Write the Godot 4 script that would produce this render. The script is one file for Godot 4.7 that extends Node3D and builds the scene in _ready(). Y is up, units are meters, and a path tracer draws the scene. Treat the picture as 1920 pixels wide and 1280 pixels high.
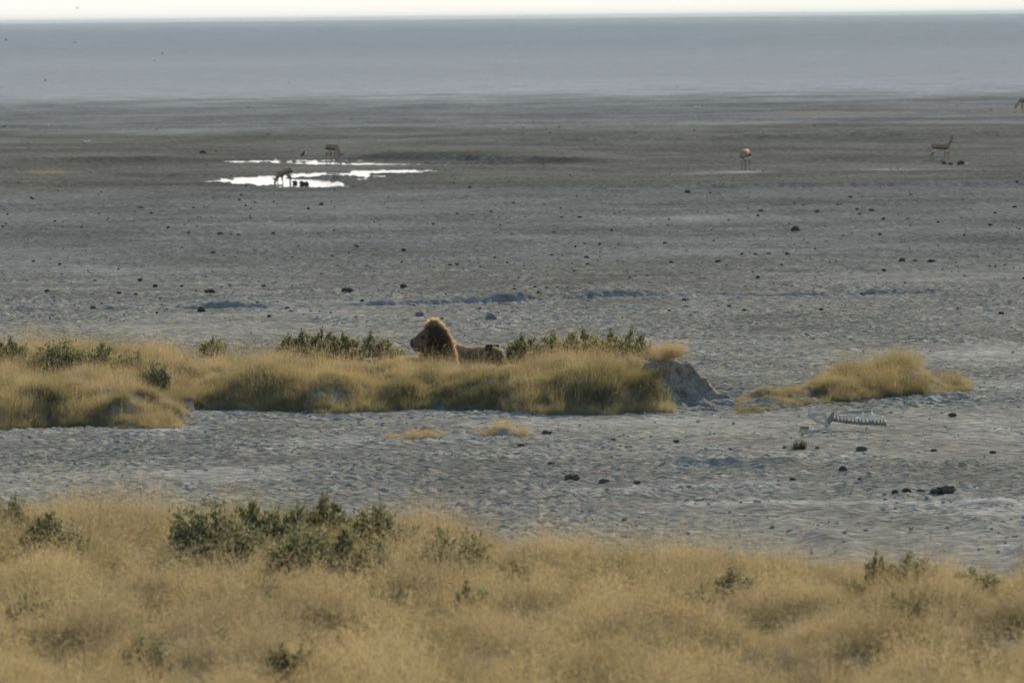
extends Node3D
# A dry clay pan seen through a long lens: two lions on a grassy mound, springbok at a pool behind, dry grass in front.

const LENS := 15000.0      # focal length in pixels of the 1920 pixel wide photograph
const EYE := 6.5           # height of the camera over the plain
const MIDX := 960.0
const MIDY := 640.0
const HORIZON := 30.0

var rng := RandomNumberGenerator.new()
var n_micro := FastNoiseLite.new()
var n_lump := FastNoiseLite.new()
var n_wide := FastNoiseLite.new()
var n_patch := FastNoiseLite.new()
var n_cell := FastNoiseLite.new()
var cam_basis := Basis()
var banks := []
var humps := []
var pools := []
var streaks := []
var bars := []
var used := {}
var M := {}


# ---------------------------------------------------------------- names, labels
func numbered(called: String) -> String:
	var k: int = used.get(called, 0)
	used[called] = k + 1
	return called if k == 0 else "%s_%03d" % [called, k]

func tag(o: Node, label: String, category := "", group := "", kind := "") -> Node:
	if label != "": o.set_meta("label", label)
	if category != "": o.set_meta("category", category)
	if group != "": o.set_meta("group", group)
	if kind != "": o.set_meta("kind", kind)
	return o

func thing(called: String, label: String, category: String, where := Vector3.ZERO, group := "") -> Node3D:
	var o := Node3D.new()
	o.name = numbered(called)
	o.position = where
	add_child(o, true)
	tag(o, label, category, group)
	return o

func obj(called: String, mesh: Mesh, m: Material, parent: Node = null) -> MeshInstance3D:
	var o := MeshInstance3D.new()
	o.mesh = mesh
	o.material_override = null
	for s in mesh.get_surface_count():
		o.set_surface_override_material(s, m)
	o.name = numbered(called) if parent == null else called
	(self if parent == null else parent).add_child(o, true)
	return o

func dup(o: Node3D, where: Vector3, turn: float, size: Vector3, label: String, group := "") -> Node3D:
	var c: Node3D = o.duplicate()
	var base: String = o.name
	base = base.rstrip("0123456789").trim_suffix("_")
	c.name = numbered(base)
	add_child(c, true)
	c.position = where
	c.rotation.y = turn
	c.scale = size
	c.set_meta("label", label)
	if group != "": c.set_meta("group", group)
	return c


# ---------------------------------------------------------------- from the photograph to the plain
func ray(px: float, py: float) -> Vector3:
	return cam_basis * Vector3((px - MIDX) / LENS, -(py - MIDY) / LENS, -1.0)

func ground_at(px: float, py: float, h := 0.0) -> Vector3:      # where the line of sight meets the level h
	var r := ray(px, py)
	var t := (h - EYE) / r.y
	return Vector3(r.x * t, h, r.z * t)

func far_at(px: float, py: float, d: float) -> Vector3:         # the point d metres off
	var r := ray(px, py)
	return Vector3(0, EYE, 0) + r * (d / -r.z)

func land(px: float, py: float) -> Vector3:                     # where the line of sight meets the land, mounds included
	var p := ground_at(px, py)
	for k in 6:
		p = ground_at(px, py, terrain(p.x, -p.z))
	return p

func stand(px: float, d: float) -> Vector3:                     # on the land, d metres off, under that column
	var p := far_at(px, 700, d)
	return Vector3(p.x, terrain(p.x, d), -d)

func ppm(d: float) -> float: return LENS / d


# ---------------------------------------------------------------- the lie of the land
func curve(points: Array) -> Array:                             # [px, py, value] -> sorted [xs, ds, values]
	var xs := PackedFloat32Array()
	var ds := PackedFloat32Array()
	var vs := PackedFloat32Array()
	for p in points:
		var g := ground_at(p[0], p[1])
		xs.append(g.x)
		ds.append(-g.z)
		vs.append(p[2])
	return [xs, ds, vs]

func along(xs: PackedFloat32Array, vs: PackedFloat32Array, x: float) -> float:
	var n := xs.size()
	if x <= xs[0]: return vs[0]
	for i in range(1, n):
		if x < xs[i]:
			var t := (x - xs[i - 1]) / (xs[i] - xs[i - 1])
			return lerpf(vs[i - 1], vs[i], t)
	return vs[n - 1]

func bank(points: Array, run: float, back: float, rough := 0.6) -> void:
	var c := curve(points)
	var lo := 1e9
	var hi := -1e9
	for d in c[1]:
		lo = minf(lo, d)
		hi = maxf(hi, d)
	banks.append([c[0], c[1], c[2], run, back, lo - 3.0, hi + back + run + 4.0, rough])

func hump(points: Array, run: float, flat: Array, lump: float) -> void:   # points: px, py of the front foot, crest height; flat: where the back begins and stops falling
	var c := curve(points)
	var f0 := PackedFloat32Array()
	var f1 := PackedFloat32Array()
	for i in flat.size():
		f0.append(flat[i][0])
		f1.append(flat[i][1])
	var lo := 1e9
	var hi := -1e9
	for i in c[1].size():
		lo = minf(lo, c[1][i])
		hi = maxf(hi, c[1][i] + f1[i])
	humps.append([c[0], c[1], c[2], run, f0, f1, lo - 1.5, hi + 1.0, lump])

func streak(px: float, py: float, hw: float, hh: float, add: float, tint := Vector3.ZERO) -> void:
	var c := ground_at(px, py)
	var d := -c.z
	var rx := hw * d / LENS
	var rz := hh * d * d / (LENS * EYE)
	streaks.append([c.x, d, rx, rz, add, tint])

func pool(rows: Array) -> void:                                 # py, left px, right px
	var ds := PackedFloat32Array()
	var ls := PackedFloat32Array()
	var rs := PackedFloat32Array()
	for r in rows:
		ds.append(-ground_at(MIDX, r[0]).z)
		ls.append(ground_at(r[1], r[0]).x)
		rs.append(ground_at(r[2], r[0]).x)
	pools.append([ds, ls, rs])

const SLANT := 0.00977                                          # the pools lie a little askew to the camera
const ISLANDS := [[331.5, 540.0, 672.0], [301.6, 560.0, 735.0], [325.0, 720.0, 790.0]]     # py, left and right px of the mud bars
func wet(p: Array, x: float, d: float) -> float:                # metres inside the edge of the pool
	var ds: PackedFloat32Array = p[0]
	var n := ds.size()
	var row := d * EYE / (EYE - SLANT * x)
	if row <= ds[0] or row >= ds[n - 1]: return -1.0
	var l := along(ds, p[1], row)
	var r := along(ds, p[2], row)
	var e := minf(row - ds[0], ds[n - 1] - row) * 0.5
	var w := minf(minf(x - l, r - x), e)
	for b in bars:
		if x > b[1] - 1.0 and x < b[2] + 1.0:
			var ends := minf(minf(x - b[1], b[2] - x) + 1.0, 1.0)
			w = minf(w, (absf(row - b[0]) - b[3] * ends) * 0.8 + 0.3)
	return w

func terrain(x: float, d: float) -> float:
	return shaped(x, d, banks, humps, pools)

func shaped(x: float, d: float, bs: Array, hs: Array, ps: Array) -> float:
	var h := n_wide.get_noise_2d(x, d) * 0.06
	if d > 1500.0:
		h += 4.1 * smoothstep(1500.0, 8000.0, d)
	if d < 118.0:
		h += 0.17 * maxf(0.0, n_lump.get_noise_2d(x * 0.9 + 3.0, d * 0.22)) * (1.0 - smoothstep(95.0, 112.0, d))
	for b in bs:
		if d < b[5] or d > b[6]: continue
		var xs: PackedFloat32Array = b[0]
		if x < xs[0] or x > xs[xs.size() - 1]: continue
		var front: float = along(xs, b[1], x) + n_patch.get_noise_2d(x * 0.7, 50.0) * b[3] * 2.0
		var s: float = d - front
		if s < 0.0 or s > b[3] + b[4]: continue
		var top: float = along(xs, b[2], x) * (1.0 + b[7] * n_lump.get_noise_2d(x * 0.4, front))
		h += top * smoothstep(0.0, b[3], s) * (1.0 - smoothstep(b[3], b[3] + b[4], s))
	for q in hs:
		if d < q[6] or d > q[7]: continue
		var xs: PackedFloat32Array = q[0]
		if x < xs[0] or x > xs[xs.size() - 1]: continue
		var s := d - along(xs, q[1], x) - n_lump.get_noise_2d(x * 0.55, 9.0) * 0.8
		if s <= 0.0: continue
		var rise := smoothstep(0.0, q[3], s)
		var fall := 1.0 - smoothstep(along(xs, q[4], x), along(xs, q[5], x), s)
		if fall <= 0.0: continue
		h += (along(xs, q[2], x) + q[8] * n_lump.get_noise_2d(x, d) ) * rise * fall
	for p in ps:
		var w := wet(p, x, d)
		if w > -0.6:
			w += n_patch.get_noise_2d(x * 2.6, d * 0.45) * 1.5 + n_lump.get_noise_2d(x * 0.5, d * 0.25) * 1.0 - 0.25
			h = lerpf(h, -0.10, smoothstep(-0.15, 0.45, w))
	return h

func relief(d: float) -> float:                                 # how high the trampled crust stands
	return lerpf(0.050, 0.062, smoothstep(150.0, 230.0, d)) * (1.0 - 0.5 * smoothstep(350.0, 900.0, d))

func soil(x: float, d: float, wn: float, pn: float, ss: Array) -> Color:
	# pale salty clay; darker, browner mud further out; salt flat beyond
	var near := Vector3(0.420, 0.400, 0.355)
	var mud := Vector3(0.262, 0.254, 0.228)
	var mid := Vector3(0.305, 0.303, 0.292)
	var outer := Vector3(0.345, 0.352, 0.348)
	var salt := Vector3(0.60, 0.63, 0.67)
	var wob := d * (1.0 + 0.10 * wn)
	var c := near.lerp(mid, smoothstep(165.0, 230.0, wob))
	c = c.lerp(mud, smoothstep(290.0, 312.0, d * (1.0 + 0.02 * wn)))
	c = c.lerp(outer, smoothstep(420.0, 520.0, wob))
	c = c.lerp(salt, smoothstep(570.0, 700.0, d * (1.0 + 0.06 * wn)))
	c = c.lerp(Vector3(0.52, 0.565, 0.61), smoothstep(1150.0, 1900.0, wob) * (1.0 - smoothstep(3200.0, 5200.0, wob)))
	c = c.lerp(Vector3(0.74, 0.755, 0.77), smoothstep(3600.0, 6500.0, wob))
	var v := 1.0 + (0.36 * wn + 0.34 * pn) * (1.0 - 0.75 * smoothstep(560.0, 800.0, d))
	var s := 0.0
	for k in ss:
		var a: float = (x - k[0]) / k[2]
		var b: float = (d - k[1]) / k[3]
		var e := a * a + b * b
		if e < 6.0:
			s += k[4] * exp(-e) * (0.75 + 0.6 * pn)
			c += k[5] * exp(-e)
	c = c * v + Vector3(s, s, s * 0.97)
	return Color(clampf(c.x, 0.03, 0.78), clampf(c.y, 0.03, 0.78), clampf(c.z, 0.03, 0.78))

func build_ground() -> void:
	var ds := PackedFloat32Array([-320.0, -120.0, -30.0, 20.0, 45.0, 60.0])
	var d := 68.0
	while d < 19000.0:
		ds.append(d)
		if d < 95.0: d += 0.35
		elif d < 129.0: d += 0.13
		elif d < 138.5: d += 0.075
		elif d < 190.0: d += 0.13
		else: d += 0.27 * pow(d / 190.0, 2.0)
	var us := PackedFloat32Array()
	for k in 12: us.append(-(0.085 + pow((12 - k) / 12.0, 2.0)))
	var inner := 440
	for k in inner + 1: us.append(lerpf(-0.085, 0.085, float(k) / inner))
	for k in 12: us.append(0.085 + pow((k + 1) / 12.0, 2.0))
	var nc := us.size()
	var nr := ds.size()
	var vs := PackedVector3Array()
	var cs := PackedColorArray()
	vs.resize(nc * nr)
	cs.resize(nc * nr)
	var i := 0
	for r in nr:
		d = ds[r]
		var bs := banks.filter(func(b): return d >= b[5] and d <= b[6])
		var hs := humps.filter(func(q): return d >= q[6] and d <= q[7])
		var ps := pools.filter(func(p): return d >= p[0][0] - 2.0 and d <= p[0][p[0].size() - 1] + 2.0)
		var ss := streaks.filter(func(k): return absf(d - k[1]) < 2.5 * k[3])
		var span := maxf(d, 60.0)
		var amp := relief(d)
		for c in nc:
			var u := us[c]
			var x := u * span if absf(u) <= 0.0851 else signf(u) * (0.085 * span + (absf(u) - 0.085) * (300.0 + span * 1.2))
			var wn := n_wide.get_noise_2d(x + 500.0, d * 0.8)
			var pn := n_patch.get_noise_2d(x, d)
			var h := shaped(x, d, bs, hs, ps)
			var mn := n_micro.get_noise_2d(x, d)
			var smooth := 0.0
			for k in ss:
				if k[4] > 0.0:
					var ka: float = (x - k[0]) / k[2]
					var kb: float = (d - k[1]) / k[3]
					smooth += k[4] * 4.0 * exp(-ka * ka - kb * kb)
			mn *= 1.0 - 0.75 * minf(smooth, 1.0)
			h += amp * ((mn + 0.25 * absf(mn)) * (1.0 + 1.1 * pn) * (1.0 - 0.75 * smoothstep(0.05, 0.5, wn)) + 0.14 * pn)
			vs[i] = Vector3(x, h, -d)
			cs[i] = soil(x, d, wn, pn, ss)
			i += 1
	var ns := PackedVector3Array()
	ns.resize(nc * nr)
	for r in nr:
		var r0 := maxi(r - 1, 0) * nc
		var r1 := mini(r + 1, nr - 1) * nc
		for c in nc:
			var a := vs[r1 + c] - vs[r0 + c]
			var b := vs[r * nc + mini(c + 1, nc - 1)] - vs[r * nc + maxi(c - 1, 0)]
			ns[r * nc + c] = b.cross(a).normalized()
	var ix := PackedInt32Array()
	ix.resize((nc - 1) * (nr - 1) * 6)
	i = 0
	for r in nr - 1:
		var o := r * nc
		for c in nc - 1:
			ix[i] = o + c
			ix[i + 1] = o + nc + c
			ix[i + 2] = o + c + 1
			ix[i + 3] = o + c + 1
			ix[i + 4] = o + nc + c
			ix[i + 5] = o + nc + c + 1
			o += 0
			i += 6
	var arrays := []
	arrays.resize(Mesh.ARRAY_MAX)
	arrays[Mesh.ARRAY_VERTEX] = vs
	arrays[Mesh.ARRAY_NORMAL] = ns
	arrays[Mesh.ARRAY_COLOR] = cs
	arrays[Mesh.ARRAY_INDEX] = ix
	var mesh := ArrayMesh.new()
	mesh.add_surface_from_arrays(Mesh.PRIMITIVE_TRIANGLES, arrays)
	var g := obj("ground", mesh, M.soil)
	tag(g, "flat grey clay pan, trampled and salty, running to the horizon", "ground", "", "structure")


# ---------------------------------------------------------------- materials
func mat(c: Color, rough := 0.9, vertex := false, spec := 0.25) -> StandardMaterial3D:
	var m := StandardMaterial3D.new()
	m.albedo_color = c.linear_to_srgb()
	m.roughness = rough
	m.metallic_specular = spec
	m.vertex_color_use_as_albedo = vertex
	return m

func noise_tex(freq: float, octaves: int, sd: int, lo: Color, hi: Color, size := 1024) -> NoiseTexture2D:
	var t := NoiseTexture2D.new()
	t.width = size
	t.height = size
	t.seamless = true
	var n := FastNoiseLite.new()
	n.seed = sd
	n.noise_type = FastNoiseLite.TYPE_SIMPLEX_SMOOTH
	n.frequency = freq
	n.fractal_octaves = octaves
	t.noise = n
	var g := Gradient.new()
	g.set_color(0, lo)
	g.set_color(1, hi)
	t.color_ramp = g
	return t

func make_materials() -> void:
	var s := mat(Color(1, 1, 1), 0.95, true, 0.0)
	s.albedo_texture = noise_tex(0.022, 5, 4, Color(0.58, 0.58, 0.58), Color(1, 1, 1), 2048)
	s.heightmap_enabled = true
	s.heightmap_texture = noise_tex(0.034, 5, 9, Color.BLACK, Color.WHITE, 2048)
	s.heightmap_scale = 6.0
	s.uv1_triplanar = true
	s.uv1_world_triplanar = true
	s.uv1_scale = Vector3.ONE * 0.058
	M.soil = s
	var e := mat(Color(0.52, 0.445, 0.365), 0.95, false, 0.0)
	e.albedo_texture = noise_tex(0.012, 5, 14, Color(0.6, 0.6, 0.6), Color(1, 1, 1), 512)
	e.heightmap_enabled = true
	e.heightmap_texture = noise_tex(0.03, 5, 19, Color.BLACK, Color.WHITE, 512)
	e.heightmap_scale = 7.0
	e.uv1_triplanar = true
	e.uv1_scale = Vector3.ONE * 0.9
	M.earth = e
	var g := mat(Color(1, 1, 1), 0.75, true, 0.2)
	g.backlight_enabled = true
	g.backlight = Color(1.1, 1.1, 1.1)
	M.straw = g
	var l := mat(Color(1, 1, 1), 0.7, true, 0.25)
	l.backlight_enabled = true
	l.backlight = Color(0.9, 0.9, 0.9)
	M.leaf = l
	M.stem = mat(Color(0.16, 0.13, 0.09))
	M.hide = mat(Color(1, 1, 1), 0.85, true, 0.2)
	M.hide.rim_enabled = true
	M.hide.rim = 0.3
	M.hide.rim_tint = 0.6
	var f := mat(Color(1, 1, 1), 0.6, true, 0.3)
	f.backlight_enabled = true
	f.backlight = Color(1.3, 1.3, 1.3)
	M.fur = f
	M.horn = mat(Color(0.03, 0.027, 0.024), 0.5)
	M.eye = mat(Color(0.03, 0.02, 0.01), 0.15, false, 0.5)
	M.spine = mat(Color(0.25, 0.23, 0.20), 0.8)  # backlit shade put into the colour, darker than the other bones
	M.bone = mat(Color(0.62, 0.56, 0.46), 0.7)
	M.white = mat(Color(0.80, 0.76, 0.68), 0.6)
	M.dark = mat(Color(0.070, 0.062, 0.054), 0.95, false, 0.1)
	M.clod = mat(Color(0.10, 0.092, 0.08), 0.95)
	M.mould = mat(Color(0.085, 0.068, 0.05), 1.0)
	M.grey = mat(Color(0.20, 0.195, 0.185), 0.95)
	M.feather = mat(Color(1, 1, 1), 0.7, true)
	var w := mat(Color(0.03, 0.032, 0.03), 0.03, false, 0.5)
	w.heightmap_enabled = true
	w.heightmap_texture = noise_tex(0.01, 3, 23, Color.BLACK, Color.WHITE, 512)
	w.heightmap_scale = 0.12
	w.uv1_triplanar = true
	w.uv1_world_triplanar = true
	w.uv1_scale = Vector3.ONE * 0.5
	M.water = w


# ---------------------------------------------------------------- shapes
func tri(st: SurfaceTool, a: Vector3, b: Vector3, c: Vector3) -> void:
	st.add_vertex(a)
	st.add_vertex(b)
	st.add_vertex(c)

func add_tube(st: SurfaceTool, pts: Array, radii: Array, sides := 6, squash := 1.0) -> void:
	var rings := []
	for i in pts.size():
		var dir: Vector3 = (pts[mini(i + 1, pts.size() - 1)] - pts[maxi(i - 1, 0)]).normalized()
		var s := dir.cross(Vector3.UP if absf(dir.y) < 0.9 else Vector3.RIGHT).normalized()
		var t := s.cross(dir)
		var ring := []
		for k in sides:
			var a := TAU * k / sides
			ring.append(pts[i] + (s * cos(a) * squash + t * sin(a)) * radii[i])
		rings.append(ring)
	for i in rings.size() - 1:
		for k in sides:
			var k2 := (k + 1) % sides
			tri(st, rings[i][k], rings[i][k2], rings[i + 1][k])
			tri(st, rings[i][k2], rings[i + 1][k2], rings[i + 1][k])
	for k in sides:
		tri(st, pts[0], rings[0][(k + 1) % sides], rings[0][k])
		tri(st, pts[-1], rings[-1][k], rings[-1][(k + 1) % sides])

func started() -> SurfaceTool:
	var st := SurfaceTool.new()
	st.begin(Mesh.PRIMITIVE_TRIANGLES)
	return st

func finished(st: SurfaceTool, smooth := true) -> ArrayMesh:
	if smooth: st.index()
	st.generate_normals()
	return st.commit()

func packed_mesh(vs: PackedVector3Array, ns: PackedVector3Array, cs: PackedColorArray, ix: PackedInt32Array) -> ArrayMesh:
	var arrays := []
	arrays.resize(Mesh.ARRAY_MAX)
	arrays[Mesh.ARRAY_VERTEX] = vs
	arrays[Mesh.ARRAY_NORMAL] = ns
	arrays[Mesh.ARRAY_COLOR] = cs
	arrays[Mesh.ARRAY_INDEX] = ix
	var m := ArrayMesh.new()
	m.add_surface_from_arrays(Mesh.PRIMITIVE_TRIANGLES, arrays)
	return m

func sdf(bones: Array, cell: float, k: float, paint: Callable) -> ArrayMesh:
	# bones: [from, to, radius, radius]; joined with a smooth minimum and meshed as surface nets
	var lo := Vector3.ONE * 1e9
	var hi := -lo
	for b in bones:
		var m: float = maxf(b[2], b[3]) + k + 3.0 * cell
		lo = lo.min(b[0] - Vector3.ONE * m).min(b[1] - Vector3.ONE * m)
		hi = hi.max(b[0] + Vector3.ONE * m).max(b[1] + Vector3.ONE * m)
	var nx := int((hi.x - lo.x) / cell) + 2
	var ny := int((hi.y - lo.y) / cell) + 2
	var nz := int((hi.z - lo.z) / cell) + 2
	var f := PackedFloat32Array()
	f.resize(nx * ny * nz)
	f.fill(1.0)
	for b in bones:
		var a: Vector3 = b[0]
		var ab: Vector3 = b[1] - b[0]
		var ra: float = b[2]
		var dr: float = b[3] - b[2]
		var l2 := maxf(ab.length_squared(), 1e-9)
		var m := maxf(ra, ra + dr) + k + 2.0 * cell
		var p0: Vector3 = ((a.min(b[1]) - Vector3.ONE * m - lo) / cell).floor()
		var p1: Vector3 = ((a.max(b[1]) + Vector3.ONE * m - lo) / cell).ceil()
		for z in range(maxi(int(p0.z), 0), mini(int(p1.z), nz - 1) + 1):
			for y in range(maxi(int(p0.y), 0), mini(int(p1.y), ny - 1) + 1):
				var at := (z * ny + y) * nx
				for x in range(maxi(int(p0.x), 0), mini(int(p1.x), nx - 1) + 1):
					var p := lo + Vector3(x, y, z) * cell - a
					var t := clampf(p.dot(ab) / l2, 0.0, 1.0)
					var dd := (p - ab * t).length() - ra - dr * t
					var g := f[at + x]
					var h := maxf(k - absf(g - dd), 0.0)
					f[at + x] = minf(g, dd) - h * h * 0.25 / k
	var vs := PackedVector3Array()
	var ns := PackedVector3Array()
	var cs := PackedColorArray()
	var ix := PackedInt32Array()
	var who := PackedInt32Array()
	who.resize(nx * ny * nz)
	who.fill(-1)
	var sy := nx
	var sz := nx * ny
	for z in nz - 1:
		for y in ny - 1:
			for x in nx - 1:
				var i := z * sz + y * sy + x
				var v := [f[i], f[i + 1], f[i + sy], f[i + sy + 1], f[i + sz], f[i + sz + 1], f[i + sz + sy], f[i + sz + sy + 1]]
				var inside := 0
				for q in 8:
					if v[q] < 0.0: inside += 1
				if inside == 0 or inside == 8: continue
				var sum := Vector3.ZERO
				var n := 0
				for q in 8:
					for ax in 3:
						var q2: int = q | (1 << ax)
						if q2 == q or (v[q] < 0.0) == (v[q2] < 0.0): continue
						var t: float = v[q] / (v[q] - v[q2])
						var c := Vector3(q & 1, (q >> 1) & 1, (q >> 2) & 1)
						c[ax] += t
						sum += c
						n += 1
				var grad := Vector3(v[1] + v[3] + v[5] + v[7] - v[0] - v[2] - v[4] - v[6], v[2] + v[3] + v[6] + v[7] - v[0] - v[1] - v[4] - v[5], v[4] + v[5] + v[6] + v[7] - v[0] - v[1] - v[2] - v[3])
				var at := lo + (Vector3(x, y, z) + sum / n) * cell
				who[i] = vs.size()
				vs.append(at)
				ns.append(grad.normalized())
				cs.append(paint.call(at, grad.normalized()))
	for z in range(1, nz - 1):
		for y in range(1, ny - 1):
			for x in range(1, nx - 1):
				var i := z * sz + y * sy + x
				var s := f[i] < 0.0
				for ax in 3:
					var step: int = [1, sy, sz][ax]
					if s == (f[i + step] < 0.0): continue
					var u: int = [sy, sz, 1][ax]
					var w: int = [sz, 1, sy][ax]
					var a := who[i]
					var b := who[i - u]
					var c := who[i - u - w]
					var e := who[i - w]
					if a < 0 or b < 0 or c < 0 or e < 0: continue
					var nn := (vs[c] - vs[a]).cross(vs[b] - vs[a])
					if nn.dot(ns[a] + ns[c]) > 0.0: ix.append_array([a, b, c, a, c, e])
					else: ix.append_array([a, c, b, a, e, c])
	return packed_mesh(vs, ns, cs, ix)

func rock(sd: int, flat: float, rough := 0.35) -> ArrayMesh:
	var sp := SphereMesh.new()
	sp.radius = 0.5
	sp.height = 1.0
	sp.radial_segments = 14
	sp.rings = 8
	var a := sp.get_mesh_arrays()
	var n := FastNoiseLite.new()
	n.seed = sd
	n.frequency = 1.3
	n.fractal_octaves = 3
	var vs: PackedVector3Array = a[Mesh.ARRAY_VERTEX]
	var st := started()
	for k in a[Mesh.ARRAY_INDEX]:
		var v := vs[k]
		var q := v * (1.0 + rough * 1.6 * n.get_noise_3dv(v * 2.2))
		st.add_vertex(Vector3(q.x, q.y * flat, q.z))
	return finished(st)

func hair(base: ArrayMesh, count: int, len0: float, len1: float, width: float, groom: Callable, paint: Callable, keep: Callable) -> ArrayMesh:
	# thin tapering strands that grow from the surface of a mesh
	var a := base.surface_get_arrays(0)
	var bv: PackedVector3Array = a[Mesh.ARRAY_VERTEX]
	var bn: PackedVector3Array = a[Mesh.ARRAY_NORMAL]
	var vs := PackedVector3Array()
	var ns := PackedVector3Array()
	var cs := PackedColorArray()
	var ix := PackedInt32Array()
	for k in count:
		var i := rng.randi_range(0, bv.size() - 1)
		var root := bv[i] + Vector3(rng.randf_range(-1, 1), rng.randf_range(-1, 1), rng.randf_range(-1, 1)) * 0.012
		if not keep.call(root): continue
		var n := bn[i]
		var dir: Vector3 = (groom.call(root, n) as Vector3).normalized()
		dir = (dir + Vector3(rng.randfn(), rng.randfn(), rng.randfn()) * 0.22).normalized()
		var l := rng.randf_range(len0, len1) * (1.0 + 0.7 * n_micro.get_noise_3d(root.x * 4.0, root.y * 4.0, root.z * 4.0))
		var side := dir.cross(Vector3(rng.randfn(), rng.randfn(), rng.randfn())).normalized() * width * 0.5
		var c: Color = paint.call(root, n)
		c = c * rng.randf_range(0.7, 1.25)
		var p1 := root + dir * l * 0.55
		var p2 := root + dir * l + Vector3(0, -0.25, 0) * l
		var o := vs.size()
		vs.append_array([root - side, root + side, p1 - side * 0.8, p1 + side * 0.8, p2])
		var nn := side.cross(dir).normalized()
		for q in 5:
			ns.append(nn)
			cs.append(c)
		ix.append_array([o, o + 2, o + 1, o + 1, o + 2, o + 3, o + 2, o + 4, o + 3])
	return packed_mesh(vs, ns, cs, ix)


# ---------------------------------------------------------------- grass and shrubs
func tuft_mesh(sd: int, blades: int, spread: float, lean: float, h0: float, h1: float, width: float, fuzz := 2) -> ArrayMesh:
	rng.seed = sd
	var vs := PackedVector3Array()
	var ns := PackedVector3Array()
	var cs := PackedColorArray()
	var ix := PackedInt32Array()
	for k in blades:
		var a := rng.randf() * TAU
		var rr := sqrt(rng.randf()) * spread
		var p := Vector3(cos(a) * rr, -0.03, sin(a) * rr)
		var b := a + rng.randfn() * 1.3                      # tangled rather than combed outwards
		var out := Vector3(cos(b), 0, sin(b))
		var l := rng.randf_range(h0, h1)
		var tilt := absf(rng.randfn()) * lean * 0.55
		var bend := rng.randf_range(0.0, 0.8) * lean
		var side := Vector3(-sin(b), 0, cos(b)).rotated(Vector3.UP, rng.randf() * TAU) * width * 0.5 * rng.randf_range(0.6, 1.3)
		var tone := rng.randf_range(0.7, 1.25)
		var col := Color(tone, tone * rng.randf_range(0.93, 1.03), tone * rng.randf_range(0.8, 1.1))
		var o := vs.size()
		var seg := 3
		for q in seg + 1:
			var t := float(q) / seg
			var wd := 0.15 if q == seg else 1.0 - t * 0.6
			vs.append(p - side * wd)
			vs.append(p + side * wd)
			var dir := (Vector3.UP * cos(tilt + bend * t) + out * sin(tilt + bend * t)).normalized()
			var n := side.cross(dir).normalized()
			ns.append(n)
			ns.append(n)
			cs.append(col)
			cs.append(col)
			if q >= 2:
				for e in fuzz:                               # the panicle
					var fd := (dir * 0.6 + Vector3(rng.randfn(), rng.randfn(), rng.randfn()) * 0.7).normalized()
					var fs := fd.cross(Vector3(rng.randfn(), rng.randfn(), rng.randfn())).normalized() * width * 0.55
					var root := p + dir * rng.randf() * l * 0.25
					var fl := rng.randf_range(0.025, 0.075)
					var o2 := -1
					o2 = vs.size()
					vs.append_array([root - fs, root + fs, root + fd * fl])
					var fn := fs.cross(fd).normalized()
					for g in 3:
						ns.append(fn)
						cs.append(col * 1.1)
					ix.append_array([o2, o2 + 2, o2 + 1])
			p += dir * l / seg
		# the stem's own faces: its vertices lie in pairs, the panicle's in between
		var at := o
		var pairs := []
		for q in seg + 1:
			pairs.append(at)
			at += 2 + (fuzz * 3 if q >= 2 else 0)
		for q in seg:
			var e: int = pairs[q]
			var f: int = pairs[q + 1]
			ix.append_array([e, f, e + 1, e + 1, f, f + 1])
	return packed_mesh(vs, ns, cs, ix)

func straw() -> Color:
	var c := Color(0.44, 0.355, 0.225).lerp(Color(0.35, 0.295, 0.195), rng.randf())
	if rng.randf() < 0.2: c = Color(0.30, 0.275, 0.16)
	if rng.randf() < 0.12: c = Color(0.53, 0.39, 0.20)
	return c * rng.randf_range(0.75, 1.15)

func shade(x: float, d: float) -> Color:                         # patches of older, browner and of greener grass
	var c := straw()
	var k := n_lump.get_noise_2d(x * 1.5 + 7.0, d * 0.30) * 1.25
	if k > 0.0: return c.lerp(Color(0.27, 0.225, 0.115), clampf(k * 1.8, 0.0, 0.8))
	return c.lerp(Color(0.50, 0.40, 0.22), clampf(-k * 1.2, 0.0, 0.6))

func scatter(parent: Node, called: String, mesh: Mesh, m: Material, at: Array, tints: Array) -> MultiMeshInstance3D:
	var mm := MultiMesh.new()
	mm.transform_format = MultiMesh.TRANSFORM_3D
	mm.use_colors = true
	mm.mesh = mesh
	mm.instance_count = at.size()
	for i in at.size():
		mm.set_instance_transform(i, at[i])
		mm.set_instance_color(i, tints[i])
	var o := MultiMeshInstance3D.new()
	o.multimesh = mm
	o.material_override = m
	o.name = called
	parent.add_child(o, true)
	o.set_meta("kind", "stuff")
	return o

func grass_patch(label: String, tufts: Array, spots: Array) -> void:     # spots: Vector3 position, size, tint
	var o := Node3D.new()
	o.name = numbered("dry_grass")
	add_child(o, true)
	tag(o, label, "grass", "", "stuff")
	for k in tufts.size():
		var at := []
		var tints := []
		for i in range(k, spots.size(), tufts.size()):
			var s = spots[i]
			var b := Basis(Vector3.UP, rng.randf() * TAU).scaled(Vector3.ONE * s[1] * Vector3(1, s[3], 1))
			at.append(Transform3D(b, s[0]))
			tints.append(s[2])
		scatter(o, "tufts", tufts[k], M.straw, at, tints)

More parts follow.
